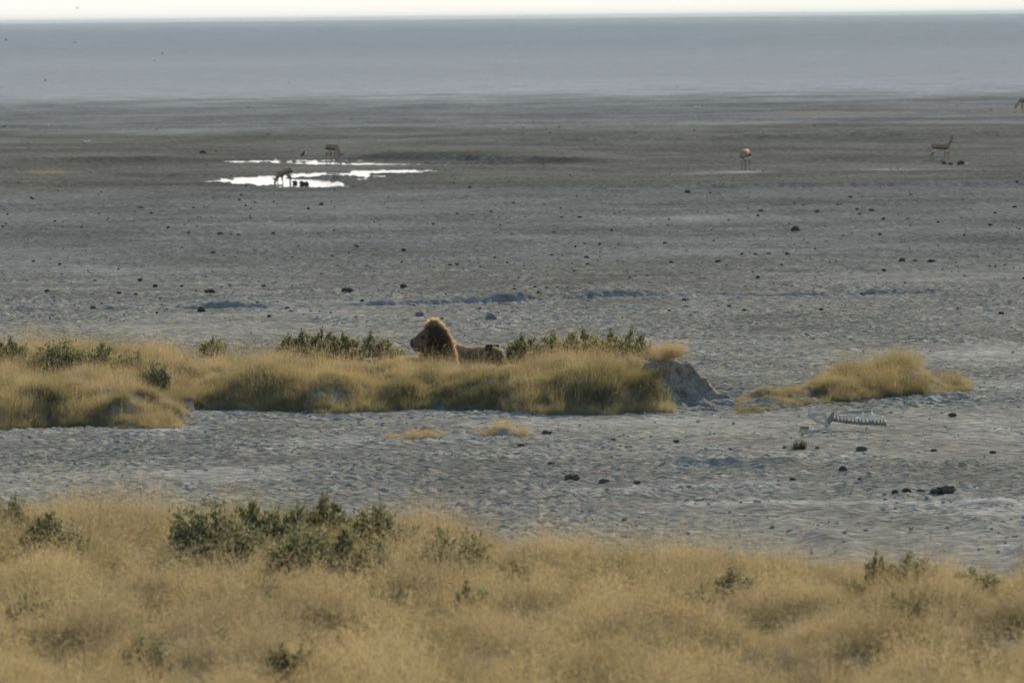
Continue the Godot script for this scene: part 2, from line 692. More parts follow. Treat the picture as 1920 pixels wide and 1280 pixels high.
func shrub_mesh(sd: int, leaves: int, spiky: float, wide: float) -> Array:   # a metre-high unit shrub: [foliage, stems]
	rng.seed = sd
	var st := started()
	var vs := PackedVector3Array()
	var ns := PackedVector3Array()
	var cs := PackedColorArray()
	var ix := PackedInt32Array()
	var tips := []
	for k in 34:
		var a := rng.randf() * TAU
		var r := sqrt(rng.randf()) * wide * rng.randf_range(0.7, 1.15)
		var top := Vector3(cos(a) * r, rng.randf_range(0.4, 1.08) * (1.0 - 0.45 * minf(r / wide, 1.0)), sin(a) * r)
		var root := Vector3(cos(a) * 0.06, 0, sin(a) * 0.06)
		var midp := root.lerp(top, 0.5) + Vector3(cos(a), 0, sin(a)) * 0.06
		add_tube(st, [root, midp, top], [0.014, 0.010, 0.004], 4)
		tips.append([root, midp, top])
	for k in leaves:
		var tp: Array = tips[rng.randi_range(0, tips.size() - 1)]
		var t := pow(rng.randf(), 0.6)
		var base: Vector3 = (tp[0] as Vector3).lerp(tp[1], minf(t * 2.0, 1.0)) if t < 0.5 else (tp[1] as Vector3).lerp(tp[2], t * 2.0 - 1.0)
		base += Vector3(rng.randfn(), rng.randfn(), rng.randfn()) * 0.065 * (1.0 - spiky * 0.4)
		var dir := (Vector3(rng.randfn(), 0.6 + spiky * 1.6, rng.randfn())).normalized()
		var side := dir.cross(Vector3(rng.randfn(), rng.randfn(), rng.randfn())).normalized()
		var l := rng.randf_range(0.03, 0.09) * (1.0 + spiky * 0.6)
		var w := l * rng.randf_range(0.16, 0.32)
		var tone := rng.randf_range(0.65, 1.3)
		var col := Color(0.165, 0.18, 0.085).lerp(Color(0.28, 0.26, 0.135), pow(rng.randf(), 1.5)) * tone
		var o := vs.size()
		vs.append_array([base, base + dir * l * 0.5 - side * w, base + dir * l * 0.5 + side * w, base + dir * l])
		var n := side.cross(dir).normalized()
		for q in 4:
			ns.append(n)
			cs.append(col)
		ix.append_array([o, o + 1, o + 2, o + 1, o + 3, o + 2])
	return [packed_mesh(vs, ns, cs, ix), finished(st)]


# ---------------------------------------------------------------- animals
func springbok(called: String, label: String, where: Vector3, turn: float, size: float, pose: Dictionary) -> Node3D:
	var t := thing(called, label, "antelope", where, "springbok on the pan")
	t.rotation.y = turn
	t.scale = Vector3.ONE * size
	var V := func(x, y, z = 0.0): return Vector3(x, y, z)
	var dip: float = pose.get("dip", 0.0)          # how far the shoulders sink
	var neck: Vector3 = pose.neck                  # where the poll is
	var nose: Vector3 = pose.nose
	var sh := 0.66 - dip
	var bones := [
		[V.call(-0.41, 0.67), V.call(-0.34, 0.70), 0.105, 0.125],
		[V.call(-0.34, 0.69), V.call(-0.02, 0.69 - dip * 0.5), 0.135, 0.135],
		[V.call(-0.02, 0.68 - dip * 0.5), V.call(0.27, sh), 0.138, 0.155],
		[V.call(0.27, sh + 0.02), V.call(0.35, sh - 0.03), 0.13, 0.10],
		[V.call(0.36, sh + 0.05), Vector3(0.40, sh + 0.06, 0).lerp(neck, 0.5), 0.10, 0.066],
		[Vector3(0.40, sh + 0.06, 0).lerp(neck, 0.5), neck, 0.066, 0.056],
		[neck, neck.lerp(nose, 0.55), 0.062, 0.045],
		[neck.lerp(nose, 0.45), nose, 0.045, 0.026],
		[V.call(-0.16, 0.635), V.call(0.20, sh - 0.075), 0.085, 0.095],
	]
	for s in [-1.0, 1.0]:
		var w: float = pose.get("step", 0.0) * s
		bones.append([V.call(0.29, sh - 0.04, s * 0.075), V.call(0.30 + w, 0.42 - dip * 0.6, s * 0.085), 0.08, 0.042])
		bones.append([V.call(0.30 + w, 0.42 - dip * 0.6, s * 0.085), V.call(0.30 + w * 1.4, 0.27 - dip * 0.3, s * 0.08), 0.042, 0.024])
		bones.append([V.call(0.30 + w * 1.4, 0.27 - dip * 0.3, s * 0.08), V.call(0.29 + w * 1.8, 0.07, s * 0.08), 0.024, 0.017])
		bones.append([V.call(0.29 + w * 1.8, 0.07, s * 0.08), V.call(0.31 + w * 1.8, 0.0, s * 0.08), 0.019, 0.022])
		bones.append([V.call(-0.36, 0.64, s * 0.07), V.call(-0.27 - w * 0.5, 0.46, s * 0.09), 0.11, 0.062])
		bones.append([V.call(-0.27 - w * 0.5, 0.46, s * 0.09), V.call(-0.43 - w, 0.31, s * 0.085), 0.06, 0.027])
		bones.append([V.call(-0.43 - w, 0.31, s * 0.085), V.call(-0.40 - w * 1.3, 0.07, s * 0.085), 0.027, 0.017])
		bones.append([V.call(-0.40 - w * 1.3, 0.07, s * 0.085), V.call(-0.375 - w * 1.3, 0.0, s * 0.085), 0.019, 0.022])
	var tan_ := Color(0.33, 0.215, 0.125)
	var pale := Color(0.62, 0.58, 0.51)
	var stripe := Color(0.055, 0.035, 0.025)
	var hd := (nose - neck).normalized()
	var paint := func(p: Vector3, n: Vector3) -> Color:
		if (p - neck).dot(hd) > 0.03 and p.distance_to(neck.lerp(nose, 0.5)) < 0.17:
			return Color(0.50, 0.44, 0.36) if absf(n.z) < 0.75 else Color(0.20, 0.13, 0.08)
		if p.x < -0.455 - 0.02 and p.y > 0.45: return pale
		if p.y < 0.42: return Color(0.27, 0.20, 0.13) if absf(n.z) > 0.2 else Color(0.45, 0.38, 0.30)
		if p.x > 0.36: return tan_ if n.y > -0.5 else pale
		var edge := 0.595 - dip * clampf((p.x + 0.1) * 1.6, 0.0, 1.0) - 0.04 * p.x
		if p.y > edge + 0.02: return tan_
		if p.y > edge - 0.055 and p.x > -0.40: return stripe
		return pale
	obj("body", sdf(bones, 0.0185, 0.035, paint), M.hide, t)
	# horns, ears, tail, eyes
	var up := (Vector3(0, 1, 0) - hd * hd.y).normalized()
	if absf(hd.y) > 0.9: up = Vector3(1, 0.2, 0).normalized()
	var sx := hd.cross(up).normalized()
	for s in [-1.0, 1.0]:
		var hst := started()
		var root: Vector3 = neck + up * 0.045 + sx * 0.022 * s + hd * 0.04
		add_tube(hst, [root, root + up * 0.10 - hd * 0.02 + sx * s * 0.015, root + up * 0.20 - hd * 0.06 + sx * s * 0.05, root + up * 0.27 - hd * 0.04 + sx * s * 0.02], [0.016, 0.013, 0.010, 0.003], 6)
		obj("horn", finished(hst), M.horn, t)
		var er: Vector3 = neck + sx * 0.04 * s + up * 0.02 - hd * 0.01
		var et: Vector3 = er + (sx * s * 0.75 + up * 0.7 - hd * 0.25).normalized() * 0.15
		obj("ear", sdf([[er, er.lerp(et, 0.55), 0.016, 0.028], [er.lerp(et, 0.55), et, 0.028, 0.006]], 0.012, 0.012, func(_p, _n): return Color(0.30, 0.22, 0.15)), M.hide, t)
		var ey := SphereMesh.new()
		ey.radius = 0.016
		ey.height = 0.032
		ey.radial_segments = 8
		ey.rings = 5
		obj("eye", ey, M.eye, t).position = neck + hd * 0.075 + sx * s * 0.044 + up * 0.022
	var ts := started()
	add_tube(ts, [Vector3(-0.50, 0.70, 0), Vector3(-0.545, 0.60, 0), Vector3(-0.55, 0.48, 0.01), Vector3(-0.545, 0.40, 0.01)], [0.02, 0.013, 0.012, 0.02], 6)
	obj("tail", finished(ts), mat(Color(0.30, 0.24, 0.18)), t)
	return t

func male_lion() -> void:
	# local axes: x right, y up, z towards the viewer, seen from the front of the mound; the head looks left
	var d := 141.0
	var o := far_at(815, 690, d)
	var t := thing("lion", "male lion with a thick golden mane, head raised and facing left, lying in the grass", "lion", o)
	var V := func(x, y, z = 0.0): return Vector3(x, y, z)
	var bones := [
		[V.call(-0.02, 0.55), V.call(-0.14, 0.545), 0.175, 0.145],          # skull
		[V.call(-0.16, 0.51), V.call(-0.345, 0.435), 0.115, 0.082],         # muzzle
		[V.call(-0.20, 0.575), V.call(-0.375, 0.475), 0.055, 0.040],        # bridge of the nose
		[V.call(-0.10, 0.40), V.call(-0.325, 0.345), 0.10, 0.058],          # jaw
		[V.call(0.05, 0.50), V.call(0.10, 0.20), 0.20, 0.27],               # neck
		[V.call(0.12, 0.12), V.call(0.02, -0.05, -0.02), 0.26, 0.24],       # chest
		[V.call(0.05, 0.0, -0.08), V.call(-0.42, -0.02, -0.30), 0.22, 0.20],
		[V.call(-0.42, -0.02, -0.30), V.call(-0.86, -0.07, -0.42), 0.20, 0.19],
		[V.call(-0.86, -0.07, -0.42), V.call(-0.98, -0.14, -0.18), 0.18, 0.13],  # haunch
		[V.call(-0.98, -0.17, -0.15), V.call(-0.66, -0.20, 0.0), 0.09, 0.06],
		[V.call(-0.66, -0.21, 0.0), V.call(-0.48, -0.23, 0.04), 0.055, 0.06],
	]
	for s in [-1.0, 1.0]:
		bones.append([V.call(-0.20, 0.61, 0.07 * s), V.call(-0.12, 0.64, 0.09 * s), 0.042, 0.05])
		bones.append([V.call(-0.04, 0.46, 0.10 * s), V.call(-0.14, 0.43, 0.09 * s), 0.10, 0.08])
		bones.append([V.call(-0.29, 0.425, 0.045 * s), V.call(-0.34, 0.40, 0.04 * s), 0.055, 0.05])
		# forelegs folded on the ground, to the left
		bones.append([V.call(0.02, 0.0, 0.16 * s), V.call(0.12, -0.17, 0.2 * s), 0.12, 0.08])
		bones.append([V.call(0.12, -0.18, 0.2 * s), V.call(-0.22, -0.20, 0.2 * s + 0.03), 0.075, 0.055])
		bones.append([V.call(-0.22, -0.20, 0.2 * s + 0.03), V.call(-0.32, -0.21, 0.2 * s + 0.05), 0.065, 0.06])
	var tawny := Color(0.30, 0.195, 0.095)
	var paint := func(p: Vector3, n: Vector3) -> Color:
		var c := tawny
		if p.y > 0.2:
			if p.x < -0.375 and p.y > 0.40 and p.y < 0.52: return Color(0.03, 0.022, 0.02)           # nose leather
			if p.x < -0.30 and p.y < 0.37: return Color(0.24, 0.21, 0.15)                            # pale chin
			if p.x < -0.22 and p.y < 0.385 and p.y > 0.365: return Color(0.035, 0.025, 0.02)         # mouth line
			if p.x < -0.25 and p.y < 0.44: return Color(0.13, 0.10, 0.07)
			if Vector2(p.x + 0.20, p.y - 0.548).length() < 0.035 and absf(p.z) > 0.06: return Color(0.05, 0.035, 0.02)
			c = Color(0.15, 0.105, 0.06)  # face darkened in the colour, for the shade it lies in
		elif n.y < -0.3: c = Color(0.38, 0.31, 0.21)
		return c
	var body := sdf(bones, 0.017, 0.05, paint)
	obj("body", body, M.hide, t)
	for s in [-1.0, 1.0]:
		var er := [[V.call(0.02, 0.655, 0.13 * s), V.call(0.035, 0.70, 0.155 * s), 0.05, 0.042], [V.call(0.045, 0.665, 0.14 * s), V.call(0.05, 0.715, 0.16 * s), 0.04, 0.03]]
		obj("ear", sdf(er, 0.012, 0.02, func(p: Vector3, _n): return Color(0.03, 0.022, 0.018) if p.y > 0.65 else tawny), M.hide, t)
		var ey := SphereMesh.new()
		ey.radius = 0.017
		ey.height = 0.034
		ey.radial_segments = 10
		ey.rings = 6
		obj("eye", ey, mat(Color(0.20, 0.11, 0.02), 0.15, false, 0.5), t).position = V.call(-0.205, 0.552, 0.086 * s)
	var mb := [
		[V.call(-0.035, 0.76), V.call(0.0, 0.765), 0.05, 0.06],
		[V.call(0.0, 0.74), V.call(0.06, 0.62), 0.08, 0.115],
		[V.call(0.06, 0.60), V.call(0.115, 0.42), 0.125, 0.16],
		[V.call(0.115, 0.40), V.call(0.15, 0.10), 0.17, 0.205],
		[V.call(0.0, 0.36), V.call(-0.02, 0.08), 0.18, 0.22],
		[V.call(-0.01, 0.64), V.call(-0.11, 0.70), 0.10, 0.05],
	]
	for s in [-1.0, 1.0]:
		mb.append([V.call(0.03, 0.55, 0.12 * s), V.call(0.03, 0.30, 0.15 * s), 0.11, 0.14])
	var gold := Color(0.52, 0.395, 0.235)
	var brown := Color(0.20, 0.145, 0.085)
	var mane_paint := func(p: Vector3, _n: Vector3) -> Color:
		var rim := smoothstep(0.14, 0.33, Vector2(p.x - 0.0, (p.y - 0.42) * 0.75).length())  # sunlit edge put into the mane colour, gold towards the outline
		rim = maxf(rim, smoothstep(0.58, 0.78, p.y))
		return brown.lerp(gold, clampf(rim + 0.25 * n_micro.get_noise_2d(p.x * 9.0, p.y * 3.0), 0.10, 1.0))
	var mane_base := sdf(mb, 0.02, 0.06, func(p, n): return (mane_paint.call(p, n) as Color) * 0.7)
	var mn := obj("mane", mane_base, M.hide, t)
	rng.seed = 71
	var groom := func(p: Vector3, n: Vector3) -> Vector3:
		return n * 1.4 + (p - Vector3(-0.15, 0.62, 0)).normalized() * 0.6 + Vector3(0.15, -0.55 if p.y < 0.62 else 0.15, 0)
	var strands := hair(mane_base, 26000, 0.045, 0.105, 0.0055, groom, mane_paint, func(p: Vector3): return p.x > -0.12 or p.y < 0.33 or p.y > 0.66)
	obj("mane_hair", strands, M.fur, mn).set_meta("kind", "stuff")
	var coat := hair(body, 16000, 0.015, 0.032, 0.004, func(p: Vector3, n: Vector3): return n * 0.7 + Vector3(-0.4, -0.3, 0) if p.y < 0.2 else n * 0.6 + Vector3(0.6, 0.1, 0), func(p, n): return (paint.call(p, n) as Color) * 1.15, func(p: Vector3): return p.x > -0.33 or p.y < 0.2)
	obj("coat", coat, M.fur, t).set_meta("kind", "stuff")

func second_lion() -> void:
	var d := 143.0
	var o := far_at(900, 693, d)
	var t := thing("lion", "second lion lying low behind the maned male, its black ear towards the camera, facing right", "lion", o)
	var V := func(x, y, z = 0.0): return Vector3(x, y, z)
	var bones := [
		[V.call(-0.95, 0.14, -0.15), V.call(-0.42, 0.235, -0.08), 0.20, 0.205],
		[V.call(-0.42, 0.235, -0.08), V.call(-0.05, 0.16, 0.0), 0.205, 0.225],
		[V.call(0.0, 0.19, 0.0), V.call(0.06, 0.02, 0.0), 0.22, 0.20],
		[V.call(0.02, 0.22, 0.0), V.call(0.22, 0.23, 0.02), 0.19, 0.165],
		[V.call(0.24, 0.235, 0.02), V.call(0.29, 0.22, 0.0), 0.165, 0.15],
		[V.call(0.30, 0.19, -0.02), V.call(0.41, 0.09, -0.09), 0.11, 0.075],
		[V.call(0.28, 0.12, 0.0), V.call(0.37, 0.04, -0.07), 0.10, 0.06],
		[V.call(-0.95, 0.12, -0.1), V.call(-0.80, -0.02, 0.12), 0.19, 0.13],
		[V.call(-0.80, -0.04, 0.14), V.call(-0.45, -0.12, 0.2), 0.08, 0.06],
		[V.call(0.05, -0.02, 0.15), V.call(0.40, -0.12, 0.18), 0.09, 0.06],
		[V.call(0.05, -0.02, -0.15), V.call(0.42, -0.12, -0.2), 0.09, 0.06],
	]
	var tawny := Color(0.30, 0.20, 0.11)
	var paint := func(p: Vector3, n: Vector3) -> Color:
		if p.x > 0.385 and p.y < 0.12: return Color(0.06, 0.045, 0.035)
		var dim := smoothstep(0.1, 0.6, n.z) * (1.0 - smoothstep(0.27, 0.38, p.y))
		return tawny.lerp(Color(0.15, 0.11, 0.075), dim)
	var body := sdf(bones, 0.018, 0.05, paint)
	obj("body", body, M.hide, t)
	for s in [[0.155, 0.365, 0.13], [0.27, 0.35, -0.12]]:
		var c: Vector3 = V.call(s[0], s[1], s[2])
		var er := [[c + V.call(-0.01, -0.03), c + V.call(0.0, 0.03), 0.066, 0.062], [c + V.call(0.0, 0.03), c + V.call(0.05, 0.065), 0.062, 0.030]]
		obj("ear", sdf(er, 0.011, 0.02, func(p: Vector3, n: Vector3): return Color(0.022, 0.017, 0.014).lerp(tawny, 1.0 - smoothstep(s[1] - 0.05, s[1] - 0.01, p.y))), M.hide, t)
	rng.seed = 72
	var rim := Color(0.55, 0.40, 0.23)  # sunlit fringe of the head put into the strand colour
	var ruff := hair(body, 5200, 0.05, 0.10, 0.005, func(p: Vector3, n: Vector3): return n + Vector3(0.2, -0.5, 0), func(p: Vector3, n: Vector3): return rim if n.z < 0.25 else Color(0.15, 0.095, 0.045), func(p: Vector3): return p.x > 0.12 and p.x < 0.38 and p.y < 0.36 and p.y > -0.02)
	obj("ruff", ruff, M.fur, t).set_meta("kind", "stuff")
	var coat := hair(body, 16000, 0.018, 0.04, 0.004, func(p: Vector3, n: Vector3): return n * 0.7 + Vector3(-0.5, -0.1, 0), func(p: Vector3, n: Vector3): return (paint.call(p, n) as Color) * 1.2, func(p: Vector3): return true)
	obj("coat", coat, M.fur, t).set_meta("kind", "stuff")

func flying_bird(px: float, py: float, d: float, span: float, pitch: float, turn: float, label: String, pale := false) -> void:
	var t := thing("flying_bird", label, "bird", far_at(px, py, d), "small birds flying over the pan")
	t.rotation = Vector3(0, turn, 0)
	t.scale = Vector3.ONE * span
	var dark := Color(0.05, 0.045, 0.045)
	var belly := Color(0.7, 0.7, 0.68) if pale else Color(0.10, 0.09, 0.085)
	obj("body", sdf([[Vector3(-0.30, 0.02, 0), Vector3(0.10, 0, 0), 0.03, 0.10], [Vector3(0.10, 0, 0), Vector3(0.26, 0.03, 0), 0.10, 0.07], [Vector3(0.26, 0.03, 0), Vector3(0.38, 0.02, 0), 0.05, 0.01]], 0.03, 0.04, func(_p, n: Vector3): return belly if n.y < -0.1 else dark), M.feather, t)
	for s in [-1.0, 1.0]:
		var root := Vector3(0.05, 0.04, 0.07 * s)
		var wrist := root + Vector3(0.10, sin(pitch) * 0.22, cos(pitch) * 0.22 * s)
		var tip := wrist + Vector3(-0.20, sin(pitch * 0.4) * 0.28, cos(pitch * 0.4) * 0.28 * s)
		var st := started()
		for thick in [0.012, -0.012]:
			var u := Vector3(0, thick, 0)
			var back := root + Vector3(-0.22, 0, 0.02 * s)
			var wb := wrist + Vector3(-0.24, 0, 0)
			tri(st, root + u, back + u, wrist + u)
			tri(st, back + u, wb + u, wrist + u)
			tri(st, wrist + u, wb + u, tip)
		obj("wing", finished(st, false), mat(Color(0.07, 0.065, 0.06)), t)

func standing_bird() -> void:
	var p := land(569, 296)
	var t := thing("standing_bird", "dark wading bird with a white breast standing behind the upper pool", "bird", p)
	t.scale = Vector3.ONE * 1.12
	var paint := func(q: Vector3, n: Vector3) -> Color:
		return Color(0.66, 0.65, 0.62) if q.x > 0.055 + 0.2 * (q.y - 0.2) and (n.x > 0.1 or n.y < -0.2) and q.y < 0.275 else Color(0.045, 0.045, 0.055)
	obj("body", sdf([[Vector3(-0.14, 0.10, 0), Vector3(0.02, 0.175, 0), 0.02, 0.07], [Vector3(0.02, 0.175, 0), Vector3(0.075, 0.20, 0), 0.07, 0.05], [Vector3(0.05, 0.22, 0), Vector3(0.03, 0.275, 0), 0.035, 0.03], [Vector3(0.03, 0.275, 0), Vector3(0.10, 0.27, 0), 0.02, 0.006]], 0.011, 0.025, paint), M.feather, t)
	for s in [-1.0, 1.0]:
		var st := started()
		add_tube(st, [Vector3(0.03, 0.14, 0.03 * s), Vector3(0.02, 0.07, 0.03 * s), Vector3(0.04, -0.01, 0.03 * s)], [0.010, 0.006, 0.006], 5)
		add_tube(st, [Vector3(0.04, 0.0, 0.03 * s), Vector3(0.075, 0.0, 0.03 * s)], [0.006, 0.003], 5)
		obj("leg", finished(st), mat(Color(0.35, 0.30, 0.22)), t)

func skeleton() -> void:
	var d := -ground_at(1575, 806).z
	var t := thing("animal_skeleton", "bleached skeleton of an antelope, spine and ribs, lying in front of the right mound", "skeleton", stand(1500, d))
	var s := 1.0 / ppm(d)                                    # metres per pixel there
	var at := func(px: float, py: float, z := 0.0): return Vector3((px - 1500.0) * s, maxf((808.0 - py) * s, 0.012), z)
	rng.seed = 5
	for k in 15:                                             # vertebrae
		var u := k / 14.0
		var p: Vector3 = at.call(lerpf(1562, 1658, u), lerpf(787, 797, u) + 1.5 * sin(u * 4.0), 0.05 * sin(u * 3.0))
		var st := started()
		add_tube(st, [Vector3(-0.026, 0, 0), Vector3(-0.012, 0, 0), Vector3(0.012, 0, 0), Vector3(0.026, 0, 0)], [0.036, 0.024, 0.024, 0.036], 8)
		add_tube(st, [Vector3(0, 0.0, 0), Vector3(-0.012, 0.05, 0), Vector3(-0.02, 0.085 - 0.03 * u, 0)], [0.016, 0.010, 0.006], 5, 0.6)
		add_tube(st, [Vector3(0, 0, -0.055), Vector3(0, 0, 0.055)], [0.008, 0.008], 5)
		var o := obj("vertebra", finished(st), M.spine, t)
		o.position = p
		o.rotation = Vector3(rng.randfn() * 0.15, rng.randfn() * 0.12, -0.10 + rng.randfn() * 0.08)
	for k in 9:                                              # ribs arching up from the spine and over, away from the viewer
		var u := k / 8.0
		var b: Vector3 = at.call(lerpf(1602, 1655, u), lerpf(790, 796, u), 0.0)
		var rise := (0.05 + 0.115 * sin(PI * pow(u, 0.75) * 0.92)) * rng.randf_range(0.75, 1.1)
		b.x += rng.randfn() * 0.022
		if k == 3: continue
		var reach := rng.randf_range(0.5, 1.0)
		var st := started()
		var pts := []
		var rad := []
		for q in 10:
			var a := q / 9.0 * reach
			pts.append(b + Vector3(0.13 * a * (1.0 - 0.35 * u) - 0.05 * a * a, rise * sin(a * 2.7 + 0.05), -0.30 * a + 0.03 * sin(a * PI)))
			rad.append(lerpf(0.0085, 0.005, a))
		add_tube(st, pts, rad, 5, 1.5)
		obj("rib", finished(st), M.white, t)
	# hip bone: a blade with a hole
	var pb := [[at.call(1518, 778, 0.05), at.call(1530, 788, 0.05), 0.035, 0.028], [at.call(1530, 788, 0.05), at.call(1553, 797, 0.06), 0.028, 0.03], [at.call(1518, 778, 0.05), at.call(1531, 776, 0.02), 0.03, 0.022], [at.call(1531, 776, 0.02), at.call(1545, 775, -0.02), 0.02, 0.022], [at.call(1545, 775, -0.02), at.call(1553, 795, 0.03), 0.024, 0.028]]
	obj("pelvis", sdf(pb, 0.013, 0.03, func(_p, _n): return Color(0.45, 0.42, 0.37)), M.hide, t)
	var shb := started()
	add_tube(shb, [at.call(1549, 805, 0.08), at.call(1552, 797, 0.07), at.call(1557, 786, 0.05), at.call(1563, 773, 0.02)], [0.030, 0.045, 0.055, 0.022], 8, 0.35)
	obj("shoulder_blade", finished(shb), M.spine, t)
	for q in [[1497, 804, 1524, 807, 0.16], [1521, 808, 1556, 802, 0.14]]:
		var st := started()
		var a: Vector3 = at.call(q[0], q[1], q[4])
		var b: Vector3 = at.call(q[2], q[3], q[4])
		add_tube(st, [a, a.lerp(b, 0.12), a.lerp(b, 0.3), a.lerp(b, 0.7), a.lerp(b, 0.88), b], [0.030, 0.034, 0.020, 0.019, 0.032, 0.028], 8)
		obj("leg_bone", finished(st), M.bone, t)
	var sk := [[at.call(1513, 800, 0.2), at.call(1500, 800, 0.2), 0.03, 0.02]]
	obj("hoof", sdf(sk, 0.012, 0.01, func(_p, _n): return Color(0.30, 0.25, 0.18)), M.hide, t)


# ---------------------------------------------------------------- the eroded bank beside the lions
func earth_bank() -> void:
	var d := 133.6
	var base := stand(1272, d)
	var o := Vector3(base.x, 0, -d)
	var s := d / LENS
	var n := FastNoiseLite.new()
	n.seed = 31
	n.frequency = 1.6
	n.fractal_octaves = 4
	var nu := 120
	var nv := 56
	var vs := PackedVector3Array()
	for j in nv + 1:
		var v := float(j) / nv
		for i in nu + 1:
			var u := float(i) / nu
			var px := lerpf(1165.0, 1430.0, u)
			# height of the crest along the bank, in metres
			var top := lerpf(0.45, 0.78, smoothstep(1180.0, 1240.0, px))
			top = lerpf(top, 0.70, smoothstep(1255.0, 1262.0, px))
			top = lerpf(top, 0.50, smoothstep(1288.0, 1312.0, px))
			top = lerpf(top, 0.20, smoothstep(1306.0, 1350.0, px))
			top = lerpf(top, 0.07, smoothstep(1345.0, 1400.0, px))
			top = lerpf(top, 0.0, smoothstep(1395.0, 1425.0, px))
			var foot := 0.9 + 0.5 * smoothstep(1290.0, 1390.0, px)
			var z := 0.0
			var y := 0.0
			if v < 0.2:                                  # talus at the foot
				var a := v / 0.2
				z = lerpf(foot + 1.6, foot, a)
				y = top * 0.16 * a * a
			elif v < 0.62:                               # the steep face
				var a := (v - 0.2) / 0.42
				z = foot - 0.55 * a - 0.12 * sin(a * PI)
				y = lerpf(top * 0.16, top, a)
			else:                                        # the top, sloping down behind
				var a := (v - 0.62) / 0.38
				z = foot - 0.55 - 3.6 * a
				y = top * (1.0 - smoothstep(0.15, 1.0, a))
			var w := clampf(top / 0.3, 0.0, 1.0)
			var q := Vector3((px - 1272.0) * s, y, z)
			var r := n.get_noise_3d(q.x, q.y * 1.6, q.z)
			var r2 := n.get_noise_3d(q.x * 2.5 + 9.0, q.y * 4.0, q.z * 2.0)
			q += Vector3(r2 * 0.05, (r * 0.10 + r2 * 0.02), r * 0.17 + r2 * 0.06) * w
			q.y -= 0.05 * (1.0 - w) + (0.06 if v < 0.02 else 0.0)
			vs.append(q)
	var st := started()
	for j in nv:
		for i in nu:
			var a := j * (nu + 1) + i
			tri(st, vs[a], vs[a + nu + 1], vs[a + 1])
			tri(st, vs[a + 1], vs[a + nu + 1], vs[a + nu + 2])
	var b := obj("earth_bank", finished(st), M.earth)
	b.position = o
	tag(b, "eroded bank of bare grey earth at the right end of the grassy mound", "bank")


# ---------------------------------------------------------------- everything in its place
func _ready() -> void:
	# camera: a long lens looking slightly down over the pan
	var cam := Camera3D.new()
	cam.name = "camera"
	cam.fov = rad_to_deg(2.0 * atan(MIDY / LENS))
	cam.near = 1.0
	cam.far = 60000.0
	cam_basis = Basis(Vector3.RIGHT, -atan((MIDY - HORIZON) / LENS)) * Basis(Vector3.BACK, deg_to_rad(-0.56))
	cam.transform = Transform3D(cam_basis, Vector3(0, EYE, 0))
	var lens := CameraAttributesPhysical.new()
	lens.frustum_focal_length = 12.0 / tan(deg_to_rad(cam.fov) / 2.0)
	lens.frustum_focus_distance = 143.0
	lens.exposure_aperture = 4.8
	lens.frustum_near = 1.0
	lens.frustum_far = 60000.0
	cam.attributes = lens
	add_child(cam)
	cam.fov = rad_to_deg(2.0 * atan(MIDY / LENS))
	cam.current = true
	# sky, haze, exposure
	var env := Environment.new()
	env.background_mode = Environment.BG_SKY
	var skym := ProceduralSkyMaterial.new()
	skym.sky_top_color = Color(0.34, 0.49, 0.62)
	skym.sky_horizon_color = Color(1.0, 0.985, 0.945)
	skym.sky_curve = 0.11
	skym.sky_energy_multiplier = 1.05
	skym.ground_bottom_color = Color(0.45, 0.44, 0.42)
	skym.ground_horizon_color = Color(0.75, 0.75, 0.74)
	skym.sun_angle_max = 25.0
	env.sky = Sky.new()
	env.sky.sky_material = skym
	env.tonemap_mode = Environment.TONE_MAPPER_LINEAR
	env.tonemap_exposure = 1.25
	env.fog_enabled = true
	env.fog_density = 0.00005
	env.fog_light_color = Color(0.80, 0.91, 1.0)
	env.sdfgi_enabled = true
	env.ssao_enabled = true
	env.ssil_enabled = true
	var we := WorldEnvironment.new()
	we.name = "world"
	we.environment = env
	add_child(we)
	# a low sun ahead, a little to the right
	var sun := DirectionalLight3D.new()
	sun.name = "sun"
	sun.light_color = Color(1.0, 0.925, 0.79)
	sun.light_energy = 1.55
	sun.light_angular_distance = 0.5
	sun.shadow_enabled = true
	sun.rotation = Vector3(deg_to_rad(-21.0), deg_to_rad(180.0 - 14.0), 0)
	add_child(sun)

	for q in [[n_micro, 1, 3.8, 3], [n_lump, 2, 0.75, 2], [n_wide, 3, 0.06, 3], [n_patch, 4, 0.35, 3]]:
		q[0].noise_type = FastNoiseLite.TYPE_SIMPLEX_SMOOTH
		q[0].seed = q[1]
		q[0].frequency = q[2]
		q[0].fractal_type = FastNoiseLite.FRACTAL_FBM
		q[0].fractal_octaves = q[3]
	n_cell.noise_type = FastNoiseLite.TYPE_CELLULAR
	n_cell.cellular_return_type = FastNoiseLite.RETURN_DISTANCE
	n_cell.seed = 8
	n_cell.frequency = 1.25
	n_cell.fractal_type = FastNoiseLite.FRACTAL_NONE
	make_materials()
	shape_land()
	build_ground()
	build_water()
	earth_bank()
	male_lion()
	second_lion()
	build_springbok()
	standing_bird()
	for b in [[144, 15, 0.17, 0.9, 0.4, "small dark bird flying against the white sky"], [10, 75, 0.2, 1.0, 0.2, "dark bird flying at the left edge below the horizon"], [139, 80, 0.17, 0.2, 0.1, "dark bird gliding with level wings below the horizon, second from the left"], [304, 100, 0.2, 0.3, 2.9, "dark bird flying above a pale bird over the far pan"], [84, 151, 0.2, 0.9, 0.6, "lowest dark bird flying left over the salt flat"]]:
		flying_bird(b[0], b[1], 500.0, b[2] * 1.25, b[3], b[4], b[5])
	flying_bird(289, 114, 500.0, 0.2, 0.5, 2.6, "bird with a bright white belly flying low over the far pan", true)
	flying_bird(2, 164, 500.0, 0.2, 0.4, 1.0, "pale bird half out of the left edge above the salt flat", true)
	skeleton()
	build_plants()
	build_clods()

